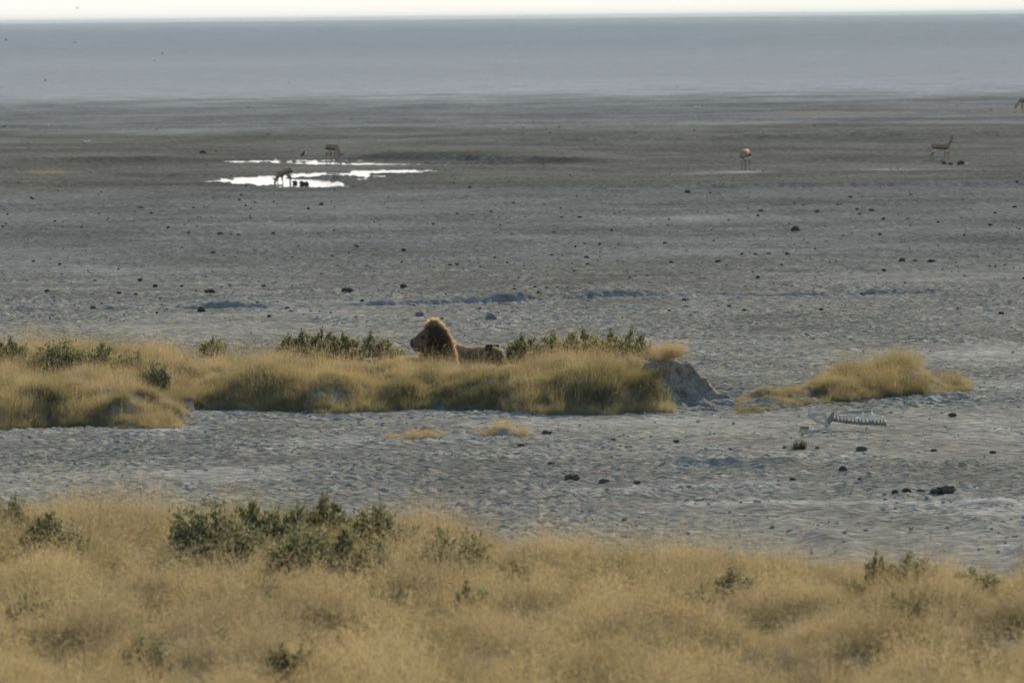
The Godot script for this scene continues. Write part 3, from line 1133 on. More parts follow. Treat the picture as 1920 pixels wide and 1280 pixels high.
func shape_land() -> void:
	# the grassy mound that the lions lie on: px, py of its front foot, height of its crest
	hump([[-420, 815, 0.35], [0, 809, 0.35], [150, 803, 0.33], [240, 804, 0.30], [300, 804, 0.14], [336, 803, 0.03], [346, 782, 0.06], [362, 767, 0.22], [430, 770, 0.36], [600, 778, 0.38], [800, 768, 0.36], [1000, 774, 0.40], [1150, 776, 0.48], [1225, 772, 0.46], [1262, 770, 0.10], [1290, 768, 0.0]], 1.7,
		[[16, 26], [16, 26], [15, 24], [14, 22], [12, 20], [10, 18], [7, 15], [5, 13], [4, 13], [4, 12], [3.5, 11], [4, 12], [4, 11], [4, 9], [3, 7], [2, 5]], 0.24)
	hump([[1380, 774, 0.0], [1450, 769, 0.10], [1550, 760, 0.20], [1640, 751, 0.31], [1715, 741, 0.33], [1760, 738, 0.14], [1800, 736, 0.0]], 1.6, [[1, 4], [1.5, 5], [2, 6], [2.5, 7], [2.5, 7], [2, 6], [1, 4]], 0.14)
	hump([[690, 824, 0.0], [740, 825, 0.08], [800, 825, 0.13], [835, 823, 0.03], [880, 820, 0.03], [935, 822, 0.13], [985, 820, 0.08], [1010, 819, 0.0]], 0.7, [[0.5, 1.5], [0.5, 2], [0.6, 2], [0.5, 2], [0.5, 2], [0.6, 2.2], [0.5, 2], [0.5, 1.5]], 0.03)
	hump([[1240, 872, 0.0], [1300, 876, 0.08], [1390, 878, 0.12], [1480, 876, 0.09], [1540, 872, 0.0]], 0.8, [[0.5, 2], [0.5, 2], [0.5, 2.5], [0.5, 2], [0.5, 2]], 0.10)
	hump([[1290, 760, 0.0], [1330, 762, 0.14], [1380, 760, 0.12], [1420, 758, 0.06], [1460, 756, 0.0]], 0.8, [[0.5, 3], [0.5, 4], [0.5, 4], [0.5, 3], [0.5, 3]], 0.14)
	# hollow, dark bank at the bottom of the frame on the right, and the rise the near grass stands on
	hump([[960, 1330, 0.0], [1300, 1310, 0.06], [1600, 1290, 0.10], [1800, 1270, 0.16], [2500, 1262, 0.16]], 1.6, [[6, 20], [6, 20], [6, 20], [5, 16], [5, 16]], 0.05)
	hump([[530, 334, 0.0], [570, 334, 0.13], [640, 333, 0.14], [690, 331, 0.0]], 0.8, [[0.5, 3], [0.5, 3], [0.5, 3], [0.5, 3]], 0.05)
	# low banks that show their shaded side
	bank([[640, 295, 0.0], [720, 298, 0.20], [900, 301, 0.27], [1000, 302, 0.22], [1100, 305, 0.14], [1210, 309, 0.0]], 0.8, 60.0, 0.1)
	bank([[740, 268, 0.0], [950, 265, 0.14], [1280, 264, 0.16], [1600, 257, 0.20], [1920, 254, 0.16], [2300, 250, 0.1]], 1.0, 60.0, 0.5)
	bank([[600, 353, 0.0], [820, 354, 0.07], [1280, 354, 0.13], [1600, 351, 0.15], [1920, 350, 0.15], [2300, 348, 0.1]], 0.7, 24.0, 0.1)
	bank([[-300, 300, 0.10], [100, 302, 0.12], [300, 303, 0.12], [420, 302, 0.0]], 0.8, 40.0, 0.3)
	bank([[150, 576, 0.0], [220, 577, 0.05], [470, 577, 0.09], [620, 574, 0.02], [740, 572, 0.09], [900, 566, 0.11], [1100, 560, 0.08], [1280, 556, 0.08], [1500, 556, 0.11], [1700, 551, 0.08], [1900, 548, 0.03]], 0.35, 7.0, 1.4)
	bank([[-300, 582, 0.07], [60, 582, 0.08], [200, 580, 0.0]], 0.4, 7.0, 0.8)
	bank([[1785, 951, 0.0], [1820, 951, 0.055], [1880, 950, 0.06], [1915, 949, 0.0]], 0.25, 2.5, 0.2)
	bank([[590, 520, 0.0], [680, 522, 0.07], [760, 521, 0.0]], 0.3, 6.0, 0.8)
	bank([[1300, 512, 0.0], [1420, 506, 0.08], [1560, 510, 0.03], [1640, 506, 0.08], [1720, 500, 0.0]], 0.3, 7.0, 1.2)
	bank([[-200, 362, 0.04], [300, 362, 0.05], [560, 356, 0.0]], 0.6, 16.0, 0.3)
	bank([[380, 468, 0.0], [405, 468, 0.07], [430, 467, 0.0]], 0.3, 4.0, 0.2)
	bank([[310, 330, 0.0], [330, 331, 0.12], [352, 330, 0.0]], 0.6, 6.0, 0.2)
	for b in ISLANDS:
		var c := ground_at(MIDX, b[0])
		bars.append([-c.z, ground_at(b[1], b[0]).x, ground_at(b[2], b[0]).x, 1.1])
	# pools: py, left and right edge
	pool([[352.5, 560, 612], [350, 535, 636], [347, 490, 655], [343, 420, 672], [339, 370, 682], [335, 385, 690], [331, 430, 708], [327, 490, 752], [323, 545, 790], [319, 630, 840], [316.5, 690, 850], [314.5, 760, 846]])
	pool([[308, 600, 1080], [305, 540, 1070], [303.5, 460, 900], [301, 390, 740], [298.5, 400, 700], [296, 430, 580]])
	# pale salt crusts, darker mud, and shade painted over the bank behind the pools
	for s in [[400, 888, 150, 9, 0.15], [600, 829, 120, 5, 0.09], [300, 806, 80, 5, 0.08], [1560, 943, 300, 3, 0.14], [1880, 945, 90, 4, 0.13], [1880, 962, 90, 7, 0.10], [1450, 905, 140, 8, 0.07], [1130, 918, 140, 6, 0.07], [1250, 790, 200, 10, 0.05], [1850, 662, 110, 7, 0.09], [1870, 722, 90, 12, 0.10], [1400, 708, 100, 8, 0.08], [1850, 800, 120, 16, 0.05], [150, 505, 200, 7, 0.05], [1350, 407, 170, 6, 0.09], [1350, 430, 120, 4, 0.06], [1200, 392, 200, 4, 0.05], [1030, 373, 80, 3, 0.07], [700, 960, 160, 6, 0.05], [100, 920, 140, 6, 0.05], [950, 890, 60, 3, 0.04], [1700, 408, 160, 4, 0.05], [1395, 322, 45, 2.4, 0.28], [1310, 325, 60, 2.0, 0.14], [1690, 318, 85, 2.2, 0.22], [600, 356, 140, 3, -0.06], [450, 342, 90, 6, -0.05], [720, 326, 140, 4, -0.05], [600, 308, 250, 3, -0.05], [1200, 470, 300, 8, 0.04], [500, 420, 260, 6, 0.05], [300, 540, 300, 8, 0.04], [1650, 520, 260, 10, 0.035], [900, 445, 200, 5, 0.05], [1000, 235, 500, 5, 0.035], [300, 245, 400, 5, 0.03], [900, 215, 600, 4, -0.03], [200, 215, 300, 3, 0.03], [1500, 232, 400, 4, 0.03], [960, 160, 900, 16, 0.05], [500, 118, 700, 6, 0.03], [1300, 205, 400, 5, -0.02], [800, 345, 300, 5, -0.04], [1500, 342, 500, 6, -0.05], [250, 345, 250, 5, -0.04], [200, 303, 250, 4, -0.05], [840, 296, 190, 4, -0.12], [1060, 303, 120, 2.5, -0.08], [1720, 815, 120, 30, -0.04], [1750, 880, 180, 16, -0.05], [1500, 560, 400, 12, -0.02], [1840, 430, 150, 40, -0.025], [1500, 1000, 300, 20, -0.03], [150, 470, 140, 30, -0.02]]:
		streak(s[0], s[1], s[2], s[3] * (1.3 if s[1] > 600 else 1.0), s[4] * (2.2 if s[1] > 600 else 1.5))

func build_water() -> void:
	for p in pools:
		var ds: PackedFloat32Array = p[0]
		var st := started()
		st.set_smooth_group(-1)
		var n := ds.size()
		for i in n - 1:
			var cells := 24
			for k in cells:
				var q := []
				for e in [[i, k], [i + 1, k], [i, k + 1], [i + 1, k + 1]]:
					var dd: float = ds[e[0]]
					if e[0] == 0: dd -= 0.6
					if e[0] == n - 1: dd += 0.6
					var xx := lerpf(p[1][e[0]] - 0.8, p[2][e[0]] + 0.8, float(e[1]) / cells)
					q.append(Vector3(xx, -0.04, -dd * (EYE - SLANT * xx) / EYE))
				tri(st, q[0], q[2], q[1])
				tri(st, q[2], q[3], q[1])
		var o := obj("water", finished(st, false), M.water)
		tag(o, "shallow pool of water shining white under the sky" if p == pools[0] else "narrow upper strip of glittering water behind the pool", "water", "", "structure")
	# an added bright sheet standing for the mirage, and the low shore behind
	var f := started()
	for k in 40:
		var a := lerpf(-1.0, 1.0, k / 40.0)
		var b := lerpf(-1.0, 1.0, (k + 1) / 40.0)
		var l := Vector3(a * 8000, 4.2, -8300)
		var r := Vector3(b * 8000, 4.2, -8300)
		var l2 := Vector3(a * 15000, 4.2, -18600)
		var r2 := Vector3(b * 15000, 4.2, -18600)
		tri(f, l, l2, r)
		tri(f, r, l2, r2)
	tag(obj("mirage_sheet", finished(f, false), M.water), "bright sheet added along the horizon in place of a mirage", "water", "", "structure")
	var sh := started()
	rng.seed = 3
	for k in 160:
		var a := lerpf(-12000, 12000, k / 160.0)
		var b := lerpf(-12000, 12000, (k + 1) / 160.0)
		var ha := 5.75 + 0.3 * n_wide.get_noise_2d(a * 0.01, 0)
		var hb := 5.75 + 0.3 * n_wide.get_noise_2d(b * 0.01, 0)
		var q := [Vector3(a, 4.0, -18000), Vector3(b, 4.0, -18000), Vector3(a, ha, -18300), Vector3(b, hb, -18300), Vector3(a, ha, -18700), Vector3(b, hb, -18700)]
		for e in [0, 2]:
			tri(sh, q[e], q[e + 2], q[e + 1])
			tri(sh, q[e + 1], q[e + 2], q[e + 3])
	tag(obj("far_shore", finished(sh), M.grey), "thin low shore on the horizon", "shore", "", "structure")

func build_springbok() -> void:
	var low := {"neck": Vector3(0.66, 0.34, 0), "nose": Vector3(0.76, 0.13, 0)}
	springbok("springbok", "springbok drinking at the near edge of the pool beside black lumps", land(533, 346.5) + Vector3(0, 0.0, 0), deg_to_rad(180 + 50), 0.86, {"dip": 0.14, "neck": Vector3(0.60, 0.24, 0), "nose": Vector3(0.71, 0.04, 0), "step": 0.05})
	springbok("springbok", "springbok with its head down standing in the upper strip of water", land(624, 304) , deg_to_rad(-60), 1.04, low.merged({"step": 0.03}))
	springbok("springbok", "springbok facing the camera with lowered head, right of the pools", land(1398, 319), deg_to_rad(-103), 1.05, {"neck": Vector3(0.60, 0.50, -0.03), "nose": Vector3(0.70, 0.29, -0.04)})
	springbok("springbok", "springbok standing side on with its head up above dark stones", land(1764, 301), deg_to_rad(8), 0.92, {"neck": Vector3(0.53, 0.93, 0.0), "nose": Vector3(0.66, 0.87, 0.16), "step": 0.05})
	springbok("springbok", "springbok cut off by the right edge, grazing beside the yellow grass strip", land(1926, 209), deg_to_rad(150), 1.1, low)

func build_plants() -> void:
	var ridge_tufts := [tuft_mesh(31, 160, 0.14, 1.0, 0.14, 0.40, 0.0040, 0), tuft_mesh(32, 150, 0.18, 1.35, 0.10, 0.34, 0.0040, 1), tuft_mesh(33, 140, 0.12, 0.7, 0.18, 0.46, 0.0038, 0), tuft_mesh(36, 150, 0.20, 1.5, 0.08, 0.28, 0.0038, 1), tuft_mesh(34, 9, 0.12, 0.5, 0.35, 0.75, 0.0042, 4)]
	var tufts := [tuft_mesh(11, 150, 0.15, 1.0, 0.12, 0.36, 0.0030), tuft_mesh(12, 150, 0.19, 1.35, 0.10, 0.32, 0.0030), tuft_mesh(13, 130, 0.13, 0.8, 0.16, 0.42, 0.0028), tuft_mesh(16, 170, 0.22, 1.5, 0.08, 0.24, 0.0030), tuft_mesh(14, 14, 0.12, 0.55, 0.35, 0.72, 0.0032, 5)]
	var shrubs := [
		# px, py of the foot, width and height in pixels, kind, label
		[400, 1082, 190, 95, 0, "leftmost of the large green bushes in the near grass"],
		[485, 1048, 130, 70, 2, "green bush on the skyline of the near grass, right of the leftmost large one"],
		[600, 1044, 130, 70, 1, "tall pointed green bush on the back edge of the near grass"],
		[700, 1040, 140, 62, 2, "green bush at the back edge of the near grass, below the lion's mound tussocks"],
		[560, 1104, 140, 88, 0, "darkest big bush in the middle of the near green clump"],
		[665, 1096, 150, 72, 2, "grey green bush right of the darkest one in the near clump"],
		[845, 1100, 150, 78, 0, "rounded green bush standing alone below the second lion"],
		[790, 1098, 80, 50, 2, "small green bush touching the left side of the rounded lone bush"],
		[962, 1108, 80, 40, 2, "low green sprig right of the rounded lone bush"],
		[500, 1152, 90, 48, 0, "small dark bush in the near grass below the big green clump"],
		[885, 1162, 90, 45, 1, "small yellowish green sprig in the near grass below the lone bush"],
		[1645, 1110, 45, 58, 1, "narrow upright green plant in the near grass at right"],
		[1712, 1118, 120, 60, 1, "spiky green plant cluster right of the narrow upright plant"],
		[1385, 1140, 130, 55, 1, "green plant with upright shoots in the near grass right of centre"],
		[1290, 1162, 80, 45, 2, "low green plant left of the one with upright shoots"],
		[1825, 1124, 110, 45, 1, "green plant near the right edge on the back of the near grass"],
		[1690, 1178, 120, 60, 0, "dark grey green bush in the lower right grass"],
		[1600, 1136, 60, 38, 1, "small green sprig left of the narrow upright plant"],
		[18, 1012, 80, 60, 0, "dark green bush cut by the left edge in the near grass"],
		[85, 1042, 110, 55, 2, "wide dark bush beside the one cut by the left edge"],
		[155, 1064, 45, 40, 1, "tiny green sprig right of the wide dark bush at left"],
		[55, 1182, 95, 50, 0, "dark low bush near the lower left corner"],
		[420, 1242, 80, 45, 2, "grey green sprig low in the left foreground"],
		[520, 1292, 80, 55, 1, "bright green sprig at the bottom edge"],
		[570, 1286, 60, 50, 1, "smaller bright green sprig right of the one at the bottom edge"],
		[280, 1262, 110, 50, 0, "dark bush low in the left foreground near the bottom edge"],
		[1320, 1150, 60, 40, 1, "green shoots between two low plants in the near grass right of centre"],
		[1085, 1118, 55, 32, 2, "small green sprig alone in the middle of the near grass"],
		[14, 700, 75, 58, 1, "bush at the left edge on the back of the lions' mound"],
		[62, 708, 90, 55, 0, "grey green bush second from the left edge on the mound"],
		[130, 714, 120, 74, 0, "largest and darkest bush on the left of the mound"],
		[182, 712, 95, 62, 2, "dark bush pressed against the right side of the largest one on the mound"],
		[250, 722, 80, 62, 0, "green bush on the mound right of the dark pair"],
		[285, 742, 80, 62, 0, "green bush lowest and rightmost of the left group on the mound"],
		[400, 668, 45, 32, 1, "small spiky plant on the mound's skyline left of centre"],
		[562, 672, 70, 46, 1, "leftmost spiky plant of the row left of the lion"],
		[605, 676, 60, 52, 1, "tall spiky plant in the row left of the lion"],
		[640, 680, 65, 50, 1, "spiky plant right of the tall one in the row left of the lion"],
		[703, 684, 75, 52, 1, "branching dark plant nearest the lion's face"],
		[985, 688, 75, 52, 1, "green bush right of the second lion's head"],
		[1042, 690, 80, 58, 1, "green bush second to the right of the second lion"],
		[1092, 690, 80, 64, 1, "green bush in the middle of the row between lion and earth bank"],
		[1140, 694, 85, 64, 1, "green bush left of the last one before the earth bank"],
		[1188, 704, 75, 74, 1, "dark green bush leaning against the earth bank"],
		[1168, 718, 70, 55, 0, "grey green bush below the row, at the left side of the earth bank"],
		[1500, 842, 32, 20, 0, "small dark plant on the bare clay below the skeleton"]]
	var room := []                                                       # x, d, half width, height of the bushes
	for a in shrubs:
		var p := land(a[0], a[1])
		room.append([p.x, -p.z, a[2] * -p.z / LENS * 0.5, a[3] * -p.z / LENS])
	for a in [[70, 1036], [58, 1178], [187, 1142], [283, 1180], [90, 1248], [160, 1256], [300, 1268], [630, 1262], [790, 1190], [640, 1150], [1105, 1252], [1423, 1186], [1510, 1166], [1630, 1174], [1367, 1260], [1513, 1268], [1600, 1275], [1830, 1275], [1885, 1196]]:
		var p := land(a[0], a[1])
		room.append([p.x, -p.z, 0.35, 0.3])
	var clear := func(x: float, d: float) -> bool:
		for r in room:
			if absf(x - r[0]) < r[2] * 0.8 and d < r[1] + 1.0 and d > r[1] - 2.4: return false
		return true
	# the near band of grass
	rng.seed = 21
	var edge := curve([[-400, 985, 0], [0, 990, 0], [300, 1003, 0], [620, 1018, 0], [850, 1040, 0], [1000, 1072, 0], [1150, 1092, 0], [1400, 1100, 0], [1600, 1114, 0], [1800, 1136, 0], [1920, 1150, 0], [2350, 1180, 0]])
	var spots := []
	while spots.size() < 13000:
		var d := sqrt(lerpf(70.0 * 70.0, 112.0 * 112.0, rng.randf()))
		var x := rng.randf_range(-0.083, 0.083) * d
		var e := along(edge[0], edge[1], x)
		if d > e + 3.0: continue
		var fringe := smoothstep(e + 3.0, e - 1.5, d)
		var cell := clampf(-n_cell.get_noise_2d(x, d * 0.30), 0.0, 1.0)        # 1 in the heart of a tussock
		var big := n_lump.get_noise_2d(x * 0.5 + 40.0, d * 0.25)
		if rng.randf() > fringe or rng.randf() > 0.30 + 1.0 * cell + 0.5 * big: continue
		var open: bool = clear.call(x, d)
		if not open and rng.randf() < 0.65: continue
		var size := (0.20 + 1.25 * cell + 0.45 * big + rng.randf_range(-0.12, 0.2)) * (1.0 if open else 0.6) * lerpf(0.55, 1.0, fringe)
		spots.append([Vector3(x, terrain(x, d), -d), maxf(size, 0.28), shade(x, d), rng.randf_range(0.6, 1.0)])
	grass_patch("band of dry straw-coloured grass filling the near foreground", tufts, spots)
	# grass on the lions' mound
	spots = []
	var q: Array = humps[0]
	rng.seed = 22
	while spots.size() < 14500:
		var d := rng.randf_range(124.0, 152.0)
		var x := rng.randf_range(-0.085, 0.022) * d
		var s: float = d - along(q[0], q[1], x) - n_lump.get_noise_2d(x * 0.55, 9.0) * 0.8
		var back := along(q[0], q[5], x)
		if s < (-0.4 if x > -0.001 * d else -0.1) or s > back * 0.8: continue
		if x > -0.0145 * d and x < 0.0005 * d and d > 139.4 and d < 143.6: continue       # where the lions lie
		var col := MIDX + LENS * x / d
		var foot := HORIZON + LENS * EYE / d
		if col > 1196.0 + maxf(foot - 754.0, 0.0) * 3.6: continue
		var cell := clampf(-n_cell.get_noise_2d(x * 0.85, d * 0.4), 0.0, 1.0)
		var big := n_lump.get_noise_2d(x * 0.5 + 80.0, d * 0.3)
		if rng.randf() > 0.45 + 0.8 * cell + 0.5 * big + (0.9 if s < 2.4 else 0.0): continue
		if not clear.call(x, d) and rng.randf() < 0.25: continue
		var size := 0.20 + 0.82 * cell + 0.32 * big + rng.randf_range(-0.14, 0.18)
		if s < 0.5: size *= 0.7
		if x > -0.018 * d and x < 0.0005 * d and d > 136.0: size *= 0.64
		if s < 6.0 and col > 235.0: size *= lerpf(0.4, 1.0, smoothstep(0.0, 0.24, along(q[0], q[2], x)))
		if s < 3.0 and col > 235.0 and col < 375.0: size = maxf(size, 0.42)
		spots.append([Vector3(x, terrain(x, d), -d), maxf(size, 0.62 if s > 0.2 and s < 2.8 and (col > 375.0 or col < 235.0) else 0.26), shade(x, d) * (Color(0.92, 0.95, 0.85) if s < 2.0 else Color.WHITE), rng.randf_range(0.65, 1.1)])
	grass_patch("dry golden grass covering the long low mound under the lions", ridge_tufts, spots)
	# grass on the right-hand mound
	spots = []
	q = humps[1]
	rng.seed = 23
	while spots.size() < 1900:
		var d := rng.randf_range(128.0, 146.0)
		var x := rng.randf_range(0.028, 0.0575) * d
		var s: float = d - along(q[0], q[1], x) - n_lump.get_noise_2d(x * 0.55, 9.0) * 0.8
		if s < 0.1 or s > along(q[0], q[5], x) * 0.8: continue
		var cl := n_lump.get_noise_2d(x * 0.9 + 80.0, d * 0.7)
		if rng.randf() > 0.7 + 1.3 * cl: continue
		var size := (0.52 + 0.4 * cl + rng.randf_range(-0.12, 0.15)) * lerpf(0.5, 1.0, smoothstep(0.02, 0.25, along(q[0], q[2], x)))
		if along(q[0], q[2], x) < 0.2: size *= 0.6
		spots.append([Vector3(x, terrain(x, d), -d), maxf(size, 0.26), shade(x, d) * Color(0.84, 0.87, 0.82), rng.randf_range(0.7, 1.1)])
	grass_patch("olive and gold grass on the separate mound at the right", ridge_tufts, spots)
	# thin strip of yellow grass far out on the right
	spots = []
	rng.seed = 24
	for k in 300:
		var px := rng.randf_range(1402, 1990)
		var p := land(px, 212.5 - (px - 1400) * 0.003 + rng.randfn() * 0.7)
		if n_patch.get_noise_2d(p.x * 0.5, 3.0) < -0.22: continue
		spots.append([p, rng.randf_range(0.3, 0.55), Color(0.40, 0.32, 0.19), 0.6])
	grass_patch("thin line of yellow grass far out on the pan at the right", tufts, spots)
	# single tussocks that stand out; near dark ones are added, shade in their colour
	var dome := tuft_mesh(15, 800, 0.30, 1.05, 0.22, 0.48, 0.0034)
	var first: Node3D = null
	for a in [[575, 744, 1.15, 1.0, 0, "big dark olive tussock at the front of the mound, left of the lions"], [445, 752, 1.1, 0.8, 0, "dark olive tussock near the left end of the mound's steep front"], [690, 752, 0.95, 0.85, 0, "rounded tussock at the mound's front below the pale fallen bones"], [800, 716, 0.85, 0.75, 0, "dark tussock directly below the maned lion's chin"], [905, 735, 1.2, 1.0, 0, "wide dark tussock on the mound's front below the second lion"], [1010, 742, 1.25, 1.0, 0, "dark tussock on the mound's front under the green bushes"], [1105, 752, 1.0, 0.8, 0, "tussock low on the mound's front left of the earth bank"], [200, 738, 1.1, 0.8, 0, "broad tussock in front of the dark green bushes on the left"], [255, 790, 0.7, 0.6, 0, "low tussock at the near left corner of the mound"], [1645, 722, 1.0, 0.9, 0, "dark tussock in the middle of the right mound"], [1695, 690, 1.0, 0.8, 0, "tussock on the very top of the right mound"], [1240, 672, 0.78, 0.62, 1, "golden tussock crowning the eroded earth bank"], [1265, 668, 0.55, 0.55, 1, "smaller golden tuft at the right of the one crowning the earth bank"], [150, 662, 0.95, 0.7, 1, "golden tussock behind the dark green bushes on the left"], [290, 668, 0.95, 0.7, 1, "golden brown tussock on the back of the mound, right of the green bushes"], [942, 815, 0.42, 0.62, 1, "small round golden tussock alone on the clay in front of the mound"], [975, 818, 0.38, 0.4, 1, "low golden tuft just right of the small round tussock"], [915, 817, 0.42, 0.3, 1, "flat golden tuft just left of the small round tussock"], [790, 822, 0.5, 0.38, 1, "low golden tussock on the clay below the maned lion"], [745, 822, 0.6, 0.22, 1, "flattened strip of golden grass left of the low tussock on the clay"], [822, 821, 0.35, 0.22, 1, "thin golden tuft between two low tussocks on the clay"], [88, 326, 2.0, 0.35, 1, "small yellow grass hump far left beside the pools"], [1785, 722, 0.6, 0.6, 0, "olive tuft at the right foot of the right mound"],
		[70, 1036, 1.0, 0.75, 2, "dark old tussock near the left edge at the back of the near grass"], [58, 1178, 0.8, 0.7, 2, "dark old tussock at the left edge, halfway down the near grass"], [187, 1142, 0.7, 0.6, 2, "dark old tussock below and left of the big green clump"], [283, 1180, 0.7, 0.6, 2, "small dark old tussock below the left end of the green clump"], [90, 1248, 0.8, 0.65, 2, "dark old tussock near the lower left corner"], [160, 1256, 0.7, 0.5, 2, "dark old tussock second from the lower left corner"], [300, 1268, 0.9, 0.55, 2, "dark old tussock at the bottom, below the left end of the green clump"], [630, 1262, 1.1, 0.6, 2, "wide dark old tussock at the bottom, left of the middle"], [790, 1190, 0.8, 0.5, 2, "dark old tussock in the middle of the near grass"], [640, 1150, 0.9, 0.5, 2, "dark old tussock just below the right end of the green clump"], [1105, 1252, 1.0, 0.55, 2, "dark old tussock at the bottom, right of the middle"], [1423, 1186, 0.9, 0.6, 2, "dark old tussock in the right half, below the upright shoots"], [1510, 1166, 0.7, 0.6, 2, "narrow dark old tussock in the right half of the near grass"], [1630, 1174, 0.9, 0.65, 2, "dark old tussock below the small sprig on the right"], [1367, 1260, 1.0, 0.6, 2, "dark old tussock at the bottom, leftmost of four on the right"], [1513, 1268, 1.0, 0.6, 2, "dark old tussock at the bottom, second of four on the right"], [1600, 1275, 1.0, 0.6, 2, "dark old tussock at the bottom, third of four on the right"], [1830, 1275, 1.2, 0.8, 2, "large dark old tussock at the lower right corner"], [1885, 1196, 0.9, 0.7, 2, "dark old tussock at the right edge of the near grass"]]:
		var p := land(a[0], a[1])
		if a[5].contains("earth bank") and a[4] == 1:
			p = far_at(a[0], a[1], 132.9)
		if first == null:
			var o := thing("grass_tussock", a[5], "tussock", p, "grass tussocks")
			obj("blades", dome, M.straw, o).set_meta("kind", "stuff")
			first = o
			o.scale = Vector3(a[2], a[3], a[2])
		else:
			dup(first, p, rng.randf() * TAU, Vector3(a[2], a[3], a[2]), a[5])
	tint_tussocks(first)
	# shrubs
	var kinds := []
	for k in [[41, 2600, 0.2, 0.62], [42, 2400, 0.9, 0.50], [43, 2600, 0.5, 0.72]]:
		kinds.append(shrub_mesh(k[0], k[1] * 2, k[2], k[3]))
	var proto := [null, null, null]
	for a in shrubs:
		var p := land(a[0], a[1])
		var s := LENS / -p.z
		var k: int = a[4]
		var w: float = a[2] / s / [1.15, 0.8, 1.3][k] * (0.9 if a[0] > 1200 and a[1] > 1000 else 1.0)
		var h: float = a[3] / s * ((1.45 if a[0] > 1200 else 1.7) if a[1] > 950 else 1.25)
		if proto[k] == null:
			var o := thing("shrub", a[5], "shrub", p, "green shrubs in the grass")
			obj("foliage", kinds[k][0], M.leaf, o).set_meta("kind", "stuff")
			obj("stems", kinds[k][1], M.stem, o)
			o.scale = Vector3(w, h, w)
			proto[k] = o
		else:
			dup(proto[k], p - Vector3(0, 0.03, 0), rng.randf() * TAU, Vector3(w, h, w), a[5])

func tint_tussocks(_first: Node3D) -> void:
	var gold: StandardMaterial3D = M.straw.duplicate()
	gold.albedo_color = Color(0.47, 0.355, 0.19).linear_to_srgb()
	var olive: StandardMaterial3D = M.straw.duplicate()
	olive.albedo_color = Color(0.36, 0.29, 0.145).linear_to_srgb()
	var shade_painted: StandardMaterial3D = M.straw.duplicate()  # dark colour standing for the shaded gaps of the near grass
	shade_painted.albedo_color = Color(0.15, 0.135, 0.085).linear_to_srgb()
	for c in get_children():
		if String(c.name).begins_with("grass_tussock"):
			var o: MeshInstance3D = c.get_child(0)
			var l := String(c.get_meta("label"))
			o.set_surface_override_material(0, shade_painted if l.contains("old tussock") and not l.contains("gold") else gold if l.contains("gold") or l.contains("yellow") else olive)

